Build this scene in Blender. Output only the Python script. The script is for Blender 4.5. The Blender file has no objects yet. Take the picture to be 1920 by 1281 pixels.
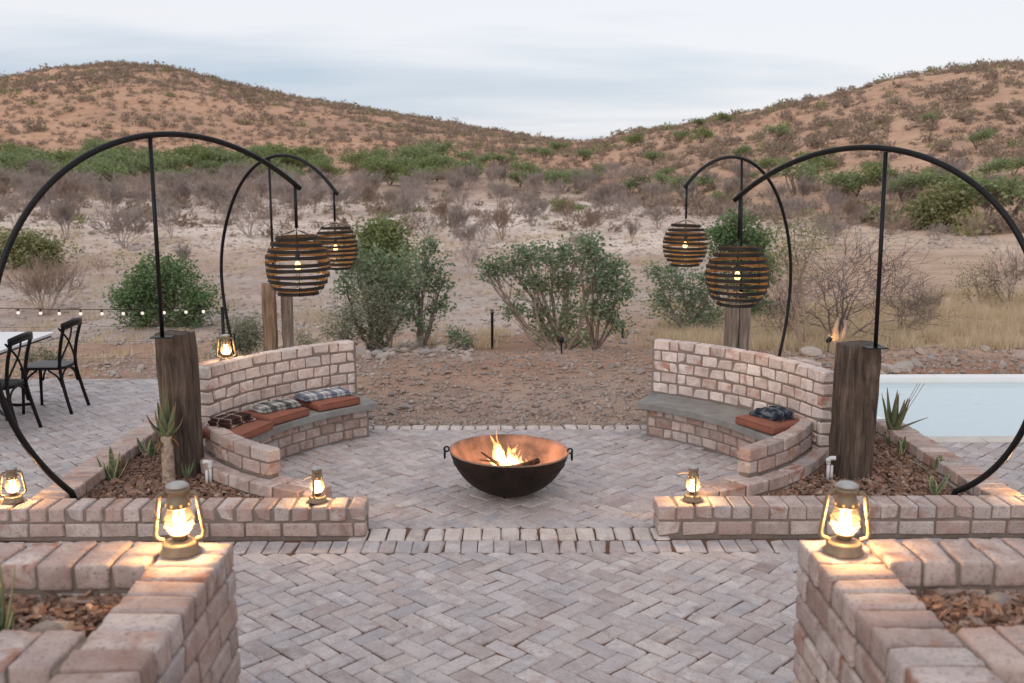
import bpy, bmesh, math, random
import numpy as np
from mathutils import Vector, Matrix
random.seed(7); RNG = np.random.default_rng(11)
R = math.radians; PI = math.pi
scene = bpy.context.scene

# ------------------------------------------------------------------ camera
CAMH = 2.29; PITCH = R(9.3); YAW = R(0.6); FPX = 1867.0
cd = bpy.data.cameras.new('camera'); cam = bpy.data.objects.new('camera', cd)
scene.collection.objects.link(cam); scene.camera = cam
cd.sensor_width = 36.0; cd.lens = 35.0; cd.clip_start = 0.05; cd.clip_end = 8000
cam.location = (0, 0, CAMH); cam.rotation_euler = (R(90) - PITCH, 0, -YAW)
cd.dof.use_dof = True; cd.dof.focus_distance = 7.8; cd.dof.aperture_fstop = 3.2

# ------------------------------------------------------------------ world: dusk sky under high thin cloud
SUN_EL = R(24); SUN_AZ = R(200)          # low warm glow from behind the camera
w = bpy.data.worlds.new('World'); scene.world = w; w.use_nodes = True
wt = w.node_tree; wt.nodes.clear()
def wn(t, **k):
    n = wt.nodes.new(t)
    for a, b in k.items(): setattr(n, a, b)
    return n
out = wn('ShaderNodeOutputWorld'); bg = wn('ShaderNodeBackground')
sky = wn('ShaderNodeTexSky', sky_type='NISHITA', sun_disc=False)
sky.sun_elevation = SUN_EL; sky.sun_rotation = SUN_AZ; sky.air_density = 1.2; sky.dust_density = 2.0
tc = wn('ShaderNodeTexCoord'); sep = wn('ShaderNodeSeparateXYZ')
wt.links.new(tc.outputs['Generated'], sep.inputs[0])
mz = wn('ShaderNodeMath', operation='ABSOLUTE'); wt.links.new(sep.outputs[2], mz.inputs[0])
az_ = wn('ShaderNodeMath', operation='ADD'); wt.links.new(mz.outputs[0], az_.inputs[0]); az_.inputs[1].default_value = 0.10
dx = wn('ShaderNodeMath', operation='DIVIDE'); dy = wn('ShaderNodeMath', operation='DIVIDE')
wt.links.new(sep.outputs[0], dx.inputs[0]); wt.links.new(az_.outputs[0], dx.inputs[1])
wt.links.new(sep.outputs[1], dy.inputs[0]); wt.links.new(az_.outputs[0], dy.inputs[1])
comb = wn('ShaderNodeCombineXYZ'); wt.links.new(dx.outputs[0], comb.inputs[0]); wt.links.new(dy.outputs[0], comb.inputs[1])
mp = wn('ShaderNodeMapping'); mp.inputs['Scale'].default_value = (0.30, 0.55, 1); mp.inputs['Location'].default_value = (3.35, 0.9, 0); mp.inputs['Rotation'].default_value = (0, 0, R(8))
wt.links.new(comb.outputs[0], mp.inputs[0])
nz = wn('ShaderNodeTexNoise'); nz.inputs['Scale'].default_value = 1.0; nz.inputs['Detail'].default_value = 6; nz.inputs['Roughness'].default_value = 0.52
nz.inputs['Distortion'].default_value = 0.25
wt.links.new(mp.outputs[0], nz.inputs['Vector'])
cr = wn('ShaderNodeValToRGB'); cr.color_ramp.elements[0].position = 0.34; cr.color_ramp.elements[1].position = 0.60
cr.color_ramp.elements[0].color = (0.0, 0.0, 0.0, 1); cr.color_ramp.elements[1].color = (1, 1, 1, 1)
zb = wn('ShaderNodeMapRange'); wt.links.new(mz.outputs[0], zb.inputs[0])      # cloud thins to a clearer strip along the whole horizon
for i_, v_ in ((1, 0.0), (2, 0.17), (3, -0.17), (4, 0.19)): zb.inputs[i_].default_value = v_
ad = wn('ShaderNodeMath', operation='ADD'); wt.links.new(nz.outputs[0], ad.inputs[0]); wt.links.new(zb.outputs[0], ad.inputs[1])
wt.links.new(ad.outputs[0], cr.inputs[0])
SKS = 0.1
cl = wn('ShaderNodeMixRGB'); cl.inputs[1].default_value = (4.9, 5.75, 6.9, 1); cl.inputs[2].default_value = (8.15, 8.15, 8.6, 1)
wt.links.new(cr.outputs[0], cl.inputs[0])
mx = wn('ShaderNodeMixRGB'); mx.inputs[0].default_value = 0.86     # thin cloud over the clear sky everywhere
wt.links.new(sky.outputs[0], mx.inputs[1]); wt.links.new(cl.outputs[0], mx.inputs[2])
wt.links.new(mx.outputs[0], bg.inputs[0]); bg.inputs[1].default_value = SKS
wt.links.new(bg.outputs[0], out.inputs[0])

# ------------------------------------------------------------------ sun (after-glow, very soft)
sl = bpy.data.lights.new('sun', 'SUN'); sl.energy = 0.95; sl.angle = R(50); sl.color = (1.0, 0.86, 0.76)
so = bpy.data.objects.new('sun', sl); scene.collection.objects.link(so)
so.rotation_euler = (R(90) - SUN_EL, 0, PI - SUN_AZ)
sv = Vector((math.sin(SUN_AZ) * math.cos(SUN_EL), math.cos(SUN_AZ) * math.cos(SUN_EL), math.sin(SUN_EL)))
so.rotation_euler = (-sv).to_track_quat('-Z', 'Y').to_euler()
vs = scene.view_settings; vs.view_transform = 'Standard'; vs.look = 'None'; vs.gamma = 1; vs.exposure = 0.2; vs.use_curve_mapping = False
scene.render.engine = 'CYCLES'

# ------------------------------------------------------------------ pixel (of the 1920 px photo) -> direction
def ray(px, py):
    x = (px - 960) / FPX; y = (640.5 - py) / FPX
    d = np.array([x, math.cos(PITCH) + y * math.sin(PITCH), -math.sin(PITCH) + y * math.cos(PITCH)])
    c, s = math.cos(YAW), math.sin(YAW)
    return np.array([d[0] * c + d[1] * s, -d[0] * s + d[1] * c, d[2]])
def onz(px, py, z):
    d = ray(px, py); t = (z - CAMH) / d[2]; return Vector((d[0] * t, d[1] * t, z))
def aty(px, py, Y):
    d = ray(px, py); t = Y / d[1]; return Vector((d[0] * t, Y, CAMH + d[2] * t))
def onplane(px, py, a, b):      # vertical plane through ground points a, b
    d = ray(px, py); n = np.array([-(b[1] - a[1]), b[0] - a[0]])
    t = (n[0] * a[0] + n[1] * a[1]) / (n[0] * d[0] + n[1] * d[1])
    return Vector((d[0] * t, d[1] * t, CAMH + d[2] * t))

# ------------------------------------------------------------------ materials
MATS = {}
class NT:
    def __init__(s, name):
        s.m = bpy.data.materials.new(name); s.m.use_nodes = True; s.t = s.m.node_tree
        s.b = s.t.nodes['Principled BSDF']; s.o = s.t.nodes['Material Output']; MATS[name] = s.m
    def n(s, t, **k):
        x = s.t.nodes.new(t)
        for a, b in k.items(): setattr(x, a, b)
        return x
    def l(s, a, b): s.t.links.new(a, b)
    def noise(s, vec, scale, detail=4, rough=0.55, dist=0.0):
        x = s.n('ShaderNodeTexNoise'); x.inputs['Scale'].default_value = scale; x.inputs['Detail'].default_value = detail
        x.inputs['Roughness'].default_value = rough; x.inputs['Distortion'].default_value = dist
        if vec is not None: s.l(vec, x.inputs['Vector'])
        return x.outputs[0]
    def ramp(s, fac, stops, interp='LINEAR'):
        x = s.n('ShaderNodeValToRGB'); e = x.color_ramp.elements; x.color_ramp.interpolation = interp
        while len(e) < len(stops): e.new(0.5)
        for i, (p, c) in enumerate(stops):
            e[i].position = p; e[i].color = (c if len(c) == 4 else (*c, 1)) if hasattr(c, '__len__') else (c, c, c, 1)
        s.l(fac, x.inputs[0]); return x.outputs[0]
    def mix(s, fac, a, b, mode='MIX'):
        x = s.n('ShaderNodeMixRGB', blend_type=mode)
        for i, v in ((0, fac), (1, a), (2, b)):
            if hasattr(v, 'is_linked'): s.l(v, x.inputs[i])
            elif hasattr(v, '__len__'): x.inputs[i].default_value = (*v, 1)
            elif i == 0: x.inputs[0].default_value = v
            else: x.inputs[i].default_value = (v, v, v, 1)
        return x.outputs[0]
    def math(s, op, a, b=0.0):
        x = s.n('ShaderNodeMath', operation=op)
        for i, v in ((0, a), (1, b)):
            if hasattr(v, 'is_linked'): s.l(v, x.inputs[i])
            else: x.inputs[i].default_value = v
        return x.outputs[0]
    def bump(s, h, strength=0.4, dist=0.01):
        x = s.n('ShaderNodeBump'); x.inputs['Strength'].default_value = strength; x.inputs['Distance'].default_value = dist
        s.l(h, x.inputs['Height']); s.l(x.outputs[0], s.b.inputs['Normal'])
    def color(s, c, rough=0.8, spec=0.3, metal=0.0):
        if hasattr(c, 'is_linked'): s.l(c, s.b.inputs['Base Color'])
        else: s.b.inputs['Base Color'].default_value = (*c, 1)
        s.b.inputs['Roughness'].default_value = rough; s.b.inputs['Specular IOR Level'].default_value = spec; s.b.inputs['Metallic'].default_value = metal
    def coord(s, kind='Object'): return s.n('ShaderNodeTexCoord').outputs[kind]
    def rnd(s):
        a = s.n('ShaderNodeObjectInfo').outputs['Random']; b = s.n('ShaderNodeNewGeometry').outputs['Random Per Island']
        return s.math('FRACT', s.math('ADD', a, b))
    def rvec(s, r):          # object coordinates shifted by the random number
        v = s.n('ShaderNodeVectorMath', operation='ADD'); s.l(s.coord('Object'), v.inputs[0])
        c = s.n('ShaderNodeCombineXYZ'); k = s.math('MULTIPLY', r, 47.0); s.l(k, c.inputs[0]); s.l(s.math('MULTIPLY', r, 91.0), c.inputs[1]); s.l(k, c.inputs[2])
        s.l(c.outputs[0], v.inputs[1]); return v.outputs[0]

def brick_mat(name, stops, pale, red, redamt, dark=0.55, grain=1.0):
    m = NT(name); r = m.rnd(); v = m.rvec(r)
    c = m.ramp(r, stops)
    n1 = m.noise(v, 9, 5, 0.6, 0.4); r4 = m.math('FRACT', m.math('MULTIPLY', r, 29.3)); c = m.mix(m.math('MULTIPLY', m.ramp(n1, [(0.34, 0.0), (0.66, 1.0)]), m.ramp(r4, [(0.0, 0.25), (0.6, 0.6), (1.0, 0.98)])), c, pale)
    r2 = m.math('FRACT', m.math('MULTIPLY', r, 7.31)); gate = m.ramp(r2, [(0.45, 0.0), (0.95, redamt)])
    n2 = m.noise(v, 6.5, 3, 0.6, 0.8); c = m.mix(m.math('MULTIPLY', m.ramp(n2, [(0.50, 0.0), (0.64, 1.0)]), gate), c, red)
    n4 = m.noise(v, 5, 3, 0.5, 0.3); r3 = m.math('FRACT', m.math('MULTIPLY', r, 13.7)); g3 = m.ramp(r3, [(0.6, 0.0), (1.0, 0.8)])
    c = m.mix(m.math('MULTIPLY', m.ramp(n4, [(0.52, 0.0), (0.7, 1.0)]), g3), c, (0.20, 0.165, 0.16))
    n5 = m.noise(v, 17, 4, 0.65, 0.6); c = m.mix(m.ramp(n5, [(0.52, 0.0), (0.72, 0.42)]), c, (0.24, 0.205, 0.195)); n3 = m.noise(v, 70 * grain, 4, 0.7); c = m.mix(m.ramp(n3, [(0.28, dark), (0.47, 0.0)]), c, (0.13, 0.10, 0.09))
    m.color(c, 0.92, 0.2)
    h = m.math('ADD', m.math('MULTIPLY', m.noise(v, 28, 5, 0.65), 1.0), m.math('MULTIPLY', n3, 0.5))
    m.bump(h, 0.5, 0.006)
    return m.m
brick_mat('wall_brick', [(0.0, (0.26, 0.17, 0.145)), (0.18, (0.40, 0.295, 0.265)), (0.36, (0.28, 0.22, 0.205)), (0.55, (0.47, 0.375, 0.345)), (0.72, (0.34, 0.225, 0.19)), (0.86, (0.33, 0.30, 0.30)), (1.0, (0.46, 0.39, 0.37))],
          (0.57, 0.505, 0.48), (0.31, 0.15, 0.105), 0.95, 0.8)
brick_mat('pale_wall_brick', [(0.0, (0.40, 0.31, 0.285)), (0.18, (0.52, 0.43, 0.405)), (0.36, (0.42, 0.365, 0.355)), (0.55, (0.58, 0.505, 0.48)), (0.72, (0.46, 0.36, 0.33)), (0.86, (0.45, 0.42, 0.425)), (1.0, (0.60, 0.54, 0.52))],
          (0.74, 0.69, 0.67), (0.36, 0.18, 0.135), 0.95, 0.55)
brick_mat('paver_brick', [(0.0, (0.30, 0.26, 0.265)), (0.25, (0.39, 0.355, 0.36)), (0.5, (0.33, 0.32, 0.345)), (0.7, (0.45, 0.415, 0.415)), (0.85, (0.35, 0.295, 0.29)), (1.0, (0.42, 0.40, 0.415))],
          (0.56, 0.53, 0.525), (0.36, 0.245, 0.215), 0.5, 0.6)
brick_mat('edging_brick', [(0.0, (0.44, 0.38, 0.35)), (0.5, (0.54, 0.49, 0.465)), (1.0, (0.48, 0.41, 0.375))], (0.64, 0.59, 0.56), (0.44, 0.29, 0.23), 0.4, 0.4)

def simple(name, col, rough=0.8, spec=0.3, metal=0.0, nscale=None, var=0.35, bumps=0.0, bscale=None, col2=None):
    m = NT(name)
    if nscale:
        v = m.coord('Object'); n = m.noise(v, nscale, 5, 0.6)
        c2 = col2 or tuple(x * (1 - var) for x in col)
        m.color(m.mix(m.ramp(n, [(0.35, 0.0), (0.65, 1.0)]), col, c2), rough, spec, metal)
        if bumps: m.bump(m.noise(v, bscale or nscale * 4, 4, 0.6), bumps, 0.006)
    else: m.color(col, rough, spec, metal)
    return m.m
simple('mortar', (0.24, 0.20, 0.18), 0.95, 0.1, nscale=14, var=0.25, bumps=0.5, bscale=90)
simple('joint_sand', (0.16, 0.095, 0.07), 0.95, 0.1, nscale=5, var=0.4, bumps=0.5, bscale=120)
simple('slab', (0.25, 0.255, 0.255), 0.75, 0.3, nscale=5, col2=(0.165, 0.165, 0.16), bumps=0.25, bscale=60)
simple('black_steel', (0.008, 0.0085, 0.010), 0.45, 0.22, nscale=12, var=0.4)
simple('black_paint', (0.005, 0.005, 0.006), 0.35, 0.2)
simple('bowl_iron', (0.009, 0.0075, 0.007), 0.6, 0.2, nscale=9, col2=(0.030, 0.018, 0.014), bumps=0.3, bscale=60)
simple('bowl_rust', (0.36, 0.205, 0.15), 0.6, 0.4, nscale=4, col2=(0.085, 0.052, 0.04), bumps=0.3, bscale=80)
simple('hoop_outer', (0.011, 0.010, 0.010), 0.55, 0.4, nscale=20, var=0.4)
simple('hoop_inner', (0.075, 0.045, 0.022), 0.7, 0.3, nscale=14, var=0.4)
simple('char_wood', (0.03, 0.02, 0.015), 0.9, 0.2, nscale=30, col2=(0.12, 0.06, 0.035), bumps=0.6)
simple('cushion_fabric', (0.245, 0.103, 0.075), 0.85, 0.15, nscale=6, var=0.15, bumps=0.25, bscale=260)
simple('lantern_metal', (0.23, 0.175, 0.115), 0.5, 0.4, nscale=30, var=0.3)
simple('lantern_cap', (0.40, 0.40, 0.39), 0.45, 0.5, nscale=25, var=0.3)
simple('pvc', (0.55, 0.57, 0.60), 0.5, 0.4)
simple('pool_wall', (0.78, 0.80, 0.80), 0.7, 0.3, nscale=3, var=0.06)
simple('coping', (0.58, 0.54, 0.49), 0.85, 0.2, nscale=6, var=0.15, bumps=0.2)
simple('tabletop', (0.74, 0.75, 0.77), 0.35, 0.5, nscale=3, var=0.08)
simple('table_edge', (0.05, 0.05, 0.05), 0.5, 0.4)
simple('aloe_bark', (0.44, 0.38, 0.32), 0.95, 0.1, nscale=25, col2=(0.20, 0.15, 0.12), bumps=0.7)
simple('bulb_socket', (0.03, 0.025, 0.02), 0.5, 0.4)
simple('dry_leaf', (0.30, 0.16, 0.08), 0.9, 0.1, nscale=12, var=0.5)
simple('orange_bloom', (0.75, 0.22, 0.02), 0.7, 0.2)

def emit(name, col, s):
    m = NT(name); m.t.nodes.remove(m.b); e = m.n('ShaderNodeEmission'); e.inputs[0].default_value = (*col, 1); e.inputs[1].default_value = s
    m.l(e.outputs[0], m.o.inputs[0]); return m.m
emit('bulb_glow', (1.0, 0.60, 0.20), 4.5); emit('string_bulb', (1.0, 0.86, 0.74), 0.95)
emit('vent_glow', (1.0, 0.50, 0.14), 1.6); emit('lamp_flame', (1.0, 0.70, 0.35), 16.0); emit('ember', (1.0, 0.22, 0.03), 2.4); emit('spot_lens', (1.0, 0.72, 0.4), 8.0)
def globe_mat():
    m = NT('lantern_glass'); m.t.nodes.remove(m.b)
    t = m.n('ShaderNodeBsdfTransparent'); e = m.n('ShaderNodeEmission')
    z = m.n('ShaderNodeSeparateXYZ'); m.l(m.coord('Object'), z.inputs[0])
    k = m.ramp(z.outputs[2], [(0.045, 1.0), (0.090, 0.6), (0.122, 0.16), (0.15, 0.07)])
    m.l(m.ramp(k, [(0.1, (1.0, 0.55, 0.20)), (1.0, (1.0, 0.74, 0.40))]), e.inputs[0])
    m.l(m.math('MULTIPLY', k, 8.5), e.inputs[1])
    x = m.n('ShaderNodeMixShader'); x.inputs[0].default_value = 0.55; m.l(t.outputs[0], x.inputs[1]); m.l(e.outputs[0], x.inputs[2])
    g = m.n('ShaderNodeBsdfGlossy'); g.inputs['Roughness'].default_value = 0.08
    y = m.n('ShaderNodeMixShader'); y.inputs[0].default_value = 0.06; m.l(x.outputs[0], y.inputs[1]); m.l(g.outputs[0], y.inputs[2])
    m.l(y.outputs[0], m.o.inputs[0]); return m.m
globe_mat()
def glass_mat():
    m = NT('jar_glass'); m.color((0.9, 0.92, 0.93), 0.05, 0.5); m.b.inputs['Transmission Weight'].default_value = 0.55; m.b.inputs['IOR'].default_value = 1.3
    return m.m
glass_mat()
def flame_mat():
    m = NT('fire_flame'); m.t.nodes.remove(m.b)
    z = m.n('ShaderNodeSeparateXYZ'); m.l(m.coord('Object'), z.inputs[0])
    e = m.n('ShaderNodeEmission'); m.l(m.ramp(z.outputs[2], [(0.0, (1.0, 0.60, 0.24)), (0.20, (1.0, 0.56, 0.20)), (0.38, (1.0, 0.42, 0.10))]), e.inputs[0])
    n = m.noise(m.coord('Object'), 16, 3, 0.6, 1.0)
    m.l(m.math('MULTIPLY', m.ramp(n, [(0.34, 0.10), (0.58, 1.0)]), 135.0), e.inputs[1]); m.l(e.outputs[0], m.o.inputs['Volume']); return m.m
flame_mat()

def timber():
    m = NT('weathered_timber'); v = m.coord('Object'); mp = m.n('ShaderNodeMapping'); mp.inputs['Scale'].default_value = (14, 17, 1.1); m.l(v, mp.inputs[0])
    n = m.noise(mp.outputs[0], 2.2, 7, 0.65, 0.6); c = m.ramp(n, [(0.28, (0.020, 0.016, 0.014)), (0.48, (0.072, 0.056, 0.048)), (0.66, (0.135, 0.108, 0.092)), (0.84, (0.25, 0.21, 0.18))])
    b = m.noise(v, 3.1, 4, 0.6); c = m.mix(m.ramp(b, [(0.5, 0.0), (0.72, 0.7)]), c, m.mix(0.5, c, (0.22, 0.165, 0.125)))
    m.color(c, 0.92, 0.15); m.bump(n, 0.9, 0.02)
    m2 = NT('grey_timber'); v = m2.coord('Object'); mp = m2.n('ShaderNodeMapping'); mp.inputs['Scale'].default_value = (14, 17, 1.1); m2.l(v, mp.inputs[0])
    n = m2.noise(mp.outputs[0], 2.2, 7, 0.65, 0.6); c = m2.ramp(n, [(0.25, (0.06, 0.048, 0.04)), (0.5, (0.19, 0.155, 0.13)), (0.8, (0.33, 0.29, 0.26))])
    m2.color(c, 0.92, 0.15); m2.bump(n, 0.8, 0.02)
timber()
def timber3():
    m2 = NT('brown_timber'); v = m2.coord('Object'); mp = m2.n('ShaderNodeMapping'); mp.inputs['Scale'].default_value = (14, 17, 1.1); m2.l(v, mp.inputs[0])
    n = m2.noise(mp.outputs[0], 2.2, 7, 0.65, 0.6); c = m2.ramp(n, [(0.25, (0.07, 0.045, 0.03)), (0.5, (0.22, 0.15, 0.105)), (0.8, (0.42, 0.34, 0.28))])
    m2.color(c, 0.92, 0.15); m2.bump(n, 0.8, 0.02)
timber3()
def water():
    m = NT('pool_water'); v = m.coord('Object'); m.color((0.46, 0.58, 0.625), 0.04, 0.5); m.b.inputs['IOR'].default_value = 1.33
    mp = m.n('ShaderNodeMapping'); mp.inputs['Scale'].default_value = (1, 2.4, 1); m.l(v, mp.inputs[0]); m.bump(m.noise(mp.outputs[0], 3.2, 4, 0.55, 0.5), 0.16, 0.03); return m.m
water()
def ground_mat():
    m = NT('dry_earth'); at = m.n('ShaderNodeAttribute', attribute_name='Col'); v = m.coord('Object')
    n1 = m.noise(v, 0.9, 8, 0.7); n2 = m.noise(v, 9, 6, 0.7); n3 = m.noise(v, 0.06, 6, 0.65); n4 = m.noise(v, 45, 3, 0.6)
    c = m.mix(m.ramp(n1, [(0.35, 0.55), (0.62, 0.0)]), at.outputs[0], m.mix(1.0, at.outputs[0], (0.66, 0.64, 0.64), 'MULTIPLY'))
    c = m.mix(m.ramp(n2, [(0.55, 0.0), (0.75, 0.6)]), c, m.mix(1.0, c, (1.35, 1.36, 1.38), 'MULTIPLY'))
    c = m.mix(m.ramp(n3, [(0.40, 0.5), (0.6, 0.0)]), c, m.mix(1.0, c, (0.80, 0.74, 0.72), 'MULTIPLY'))
    n6 = m.noise(v, 0.28, 7, 0.7, 0.6); c = m.mix(m.ramp(n6, [(0.38, 0.75), (0.58, 0.0)]), c, m.mix(1.0, c, (0.72, 0.66, 0.63), 'MULTIPLY'))
    c = m.mix(m.ramp(n4, [(0.32, 0.5), (0.5, 0.0)]), c, m.mix(1.0, c, (0.6, 0.58, 0.57), 'MULTIPLY'))
    m.color(c, 0.97, 0.1); m.bump(m.math('ADD', n2, m.math('MULTIPLY', n4, 0.4)), 0.7, 0.05)
ground_mat()
def stone_mat(name, stops):
    m = NT(name); r = m.rnd(); v = m.rvec(r); c = m.ramp(r, stops); n = m.noise(v, 12, 5, 0.65)
    c = m.mix(m.ramp(n, [(0.35, 0.6), (0.6, 0.0)]), c, m.mix(1.0, c, (0.6, 0.58, 0.57), 'MULTIPLY'))
    m.color(c, 0.95, 0.15); m.bump(m.noise(v, 30, 5, 0.7), 0.6, 0.02)
stone_mat('bank_stone', [(0.0, (0.32, 0.24, 0.20)), (0.25, (0.40, 0.325, 0.28)), (0.5, (0.30, 0.28, 0.27)), (0.75, (0.46, 0.40, 0.36)), (1.0, (0.36, 0.25, 0.20))])
stone_mat('pale_stone', [(0.0, (0.42, 0.37, 0.335)), (0.4, (0.53, 0.46, 0.41)), (0.7, (0.36, 0.34, 0.335)), (1.0, (0.50, 0.38, 0.31))])
stone_mat('mulch_chip', [(0.0, (0.14, 0.078, 0.056)), (0.25, (0.25, 0.155, 0.115)), (0.5, (0.33, 0.215, 0.165)), (0.7, (0.20, 0.115, 0.082)), (0.85, (0.27, 0.21, 0.185)), (1.0, (0.42, 0.31, 0.25))])
simple('soil', (0.10, 0.055, 0.038), 0.95, 0.1, nscale=8, var=0.4, bumps=0.8, bscale=40)

def leaf_mat(name, stops, trans=0.3):
    m = NT(name); r = m.rnd(); c = m.ramp(r, stops); m.color(c, 0.65, 0.25)
    t = m.n('ShaderNodeBsdfTranslucent'); m.l(m.mix(1.0, c, (1.25, 1.35, 0.9), 'MULTIPLY'), t.inputs[0])
    x = m.n('ShaderNodeMixShader'); x.inputs[0].default_value = trans; m.l(m.b.outputs[0], x.inputs[1]); m.l(t.outputs[0], x.inputs[2]); m.l(x.outputs[0], m.o.inputs[0])
leaf_mat('leaf_mopane', [(0.0, (0.11, 0.15, 0.10)), (0.5, (0.185, 0.24, 0.165)), (1.0, (0.265, 0.325, 0.225))], 0.4)
leaf_mat('leaf_dark', [(0.0, (0.075, 0.13, 0.06)), (0.5, (0.13, 0.205, 0.10)), (1.0, (0.20, 0.285, 0.145))], 0.35)
leaf_mat('leaf_bright', [(0.0, (0.125, 0.155, 0.065)), (0.5, (0.19, 0.23, 0.10)), (1.0, (0.26, 0.30, 0.14))], 0.35)
leaf_mat('leaf_grey', [(0.0, (0.14, 0.155, 0.115)), (0.5, (0.215, 0.23, 0.17)), (1.0, (0.29, 0.30, 0.225))])
leaf_mat('leaf_olive', [(0.0, (0.15, 0.16, 0.075)), (0.5, (0.23, 0.235, 0.12)), (1.0, (0.32, 0.31, 0.18))])
leaf_mat('leaf_acacia', [(0.0, (0.15, 0.185, 0.10)), (0.5, (0.225, 0.27, 0.15)), (1.0, (0.30, 0.345, 0.20))], 0.4)
leaf_mat('scrub_twig', [(0.0, (0.19, 0.145, 0.13)), (0.5, (0.265, 0.205, 0.18)), (1.0, (0.35, 0.265, 0.225))], 0.3)
leaf_mat('dry_grass', [(0.0, (0.42, 0.32, 0.235)), (0.5, (0.54, 0.43, 0.325)), (1.0, (0.64, 0.53, 0.415))], 0.3)
simple('bark', (0.20, 0.155, 0.13), 0.95, 0.1, nscale=6, var=0.45)
simple('bark_pale', (0.34, 0.29, 0.255), 0.95, 0.1, nscale=6, var=0.4)
simple('twig_purple', (0.40, 0.34, 0.315), 0.95, 0.1, nscale=2, col2=(0.29, 0.245, 0.23))
simple('twig_dark', (0.20, 0.16, 0.15), 0.95, 0.1, nscale=2, col2=(0.13, 0.10, 0.095))
simple('twig_brown', (0.38, 0.29, 0.23), 0.95, 0.1, nscale=2, col2=(0.27, 0.205, 0.165))
def aloe_mat(name, a, b, edge):
    m = NT(name); v = m.coord('Object'); uv = m.n('ShaderNodeAttribute', attribute_name='Col')
    c = m.mix(m.ramp(m.noise(v, 18, 4, 0.6), [(0.35, 0.0), (0.65, 1.0)]), a, b)
    c = m.mix(uv.outputs[0], c, edge); m.color(c, 0.5, 0.4)
aloe_mat('aloe_leaf', (0.085, 0.125, 0.075), (0.13, 0.165, 0.085), (0.22, 0.105, 0.05))
def snake_mat():
    m = NT('snake_leaf'); v = m.coord('Object'); uv = m.n('ShaderNodeAttribute', attribute_name='Col')
    mp = m.n('ShaderNodeMapping'); mp.inputs['Scale'].default_value = (6, 6, 40); m.l(v, mp.inputs[0])
    c = m.mix(m.ramp(m.noise(mp.outputs[0], 2, 3, 0.6), [(0.42, 0.0), (0.58, 1.0)]), (0.045, 0.075, 0.045), (0.14, 0.18, 0.12))
    m.color(m.mix(uv.outputs[0], c, (0.46, 0.45, 0.24)), 0.45, 0.4)
snake_mat()
def plaid(name, base, c1, c2, sc):
    m = NT(name); s = m.n('ShaderNodeSeparateXYZ'); m.l(m.coord('Object'), s.inputs[0])
    def stripes(o, f, ph, lo, hi):
        x = m.math('FRACT', m.math('ADD', m.math('MULTIPLY', o, f), ph)); return m.ramp(x, [(0.0, 0.0), (lo, 0.0), (lo + 0.04, 0.75), (hi, 0.75), (hi + 0.04, 0.0)])
    c = m.mix(stripes(s.outputs[0], sc, 0.1, 0.30, 0.72), base, c1); c = m.mix(m.math('MULTIPLY', stripes(s.outputs[1], sc, 0.3, 0.30, 0.72), 0.7), c, c1)
    c = m.mix(stripes(s.outputs[0], sc, 0.6, 0.46, 0.54), c, c2); c = m.mix(stripes(s.outputs[1], sc, 0.6, 0.46, 0.54), c, c2)
    m.color(c, 0.95, 0.1); m.bump(m.noise(m.coord('Object'), 300, 2, 0.5), 0.3, 0.003)
plaid('plaid_blue_white', (0.58, 0.58, 0.57), (0.06, 0.085, 0.14), (0.04, 0.11, 0.24), 7.5)
plaid('plaid_black_white', (0.45, 0.46, 0.46), (0.012, 0.016, 0.02), (0.02, 0.03, 0.05), 7)
plaid('plaid_brown', (0.06, 0.03, 0.028), (0.025, 0.015, 0.015), (0.40, 0.34, 0.30), 8)
plaid('plaid_slate', (0.045, 0.06, 0.085), (0.02, 0.025, 0.035), (0.17, 0.20, 0.24), 10)

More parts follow.
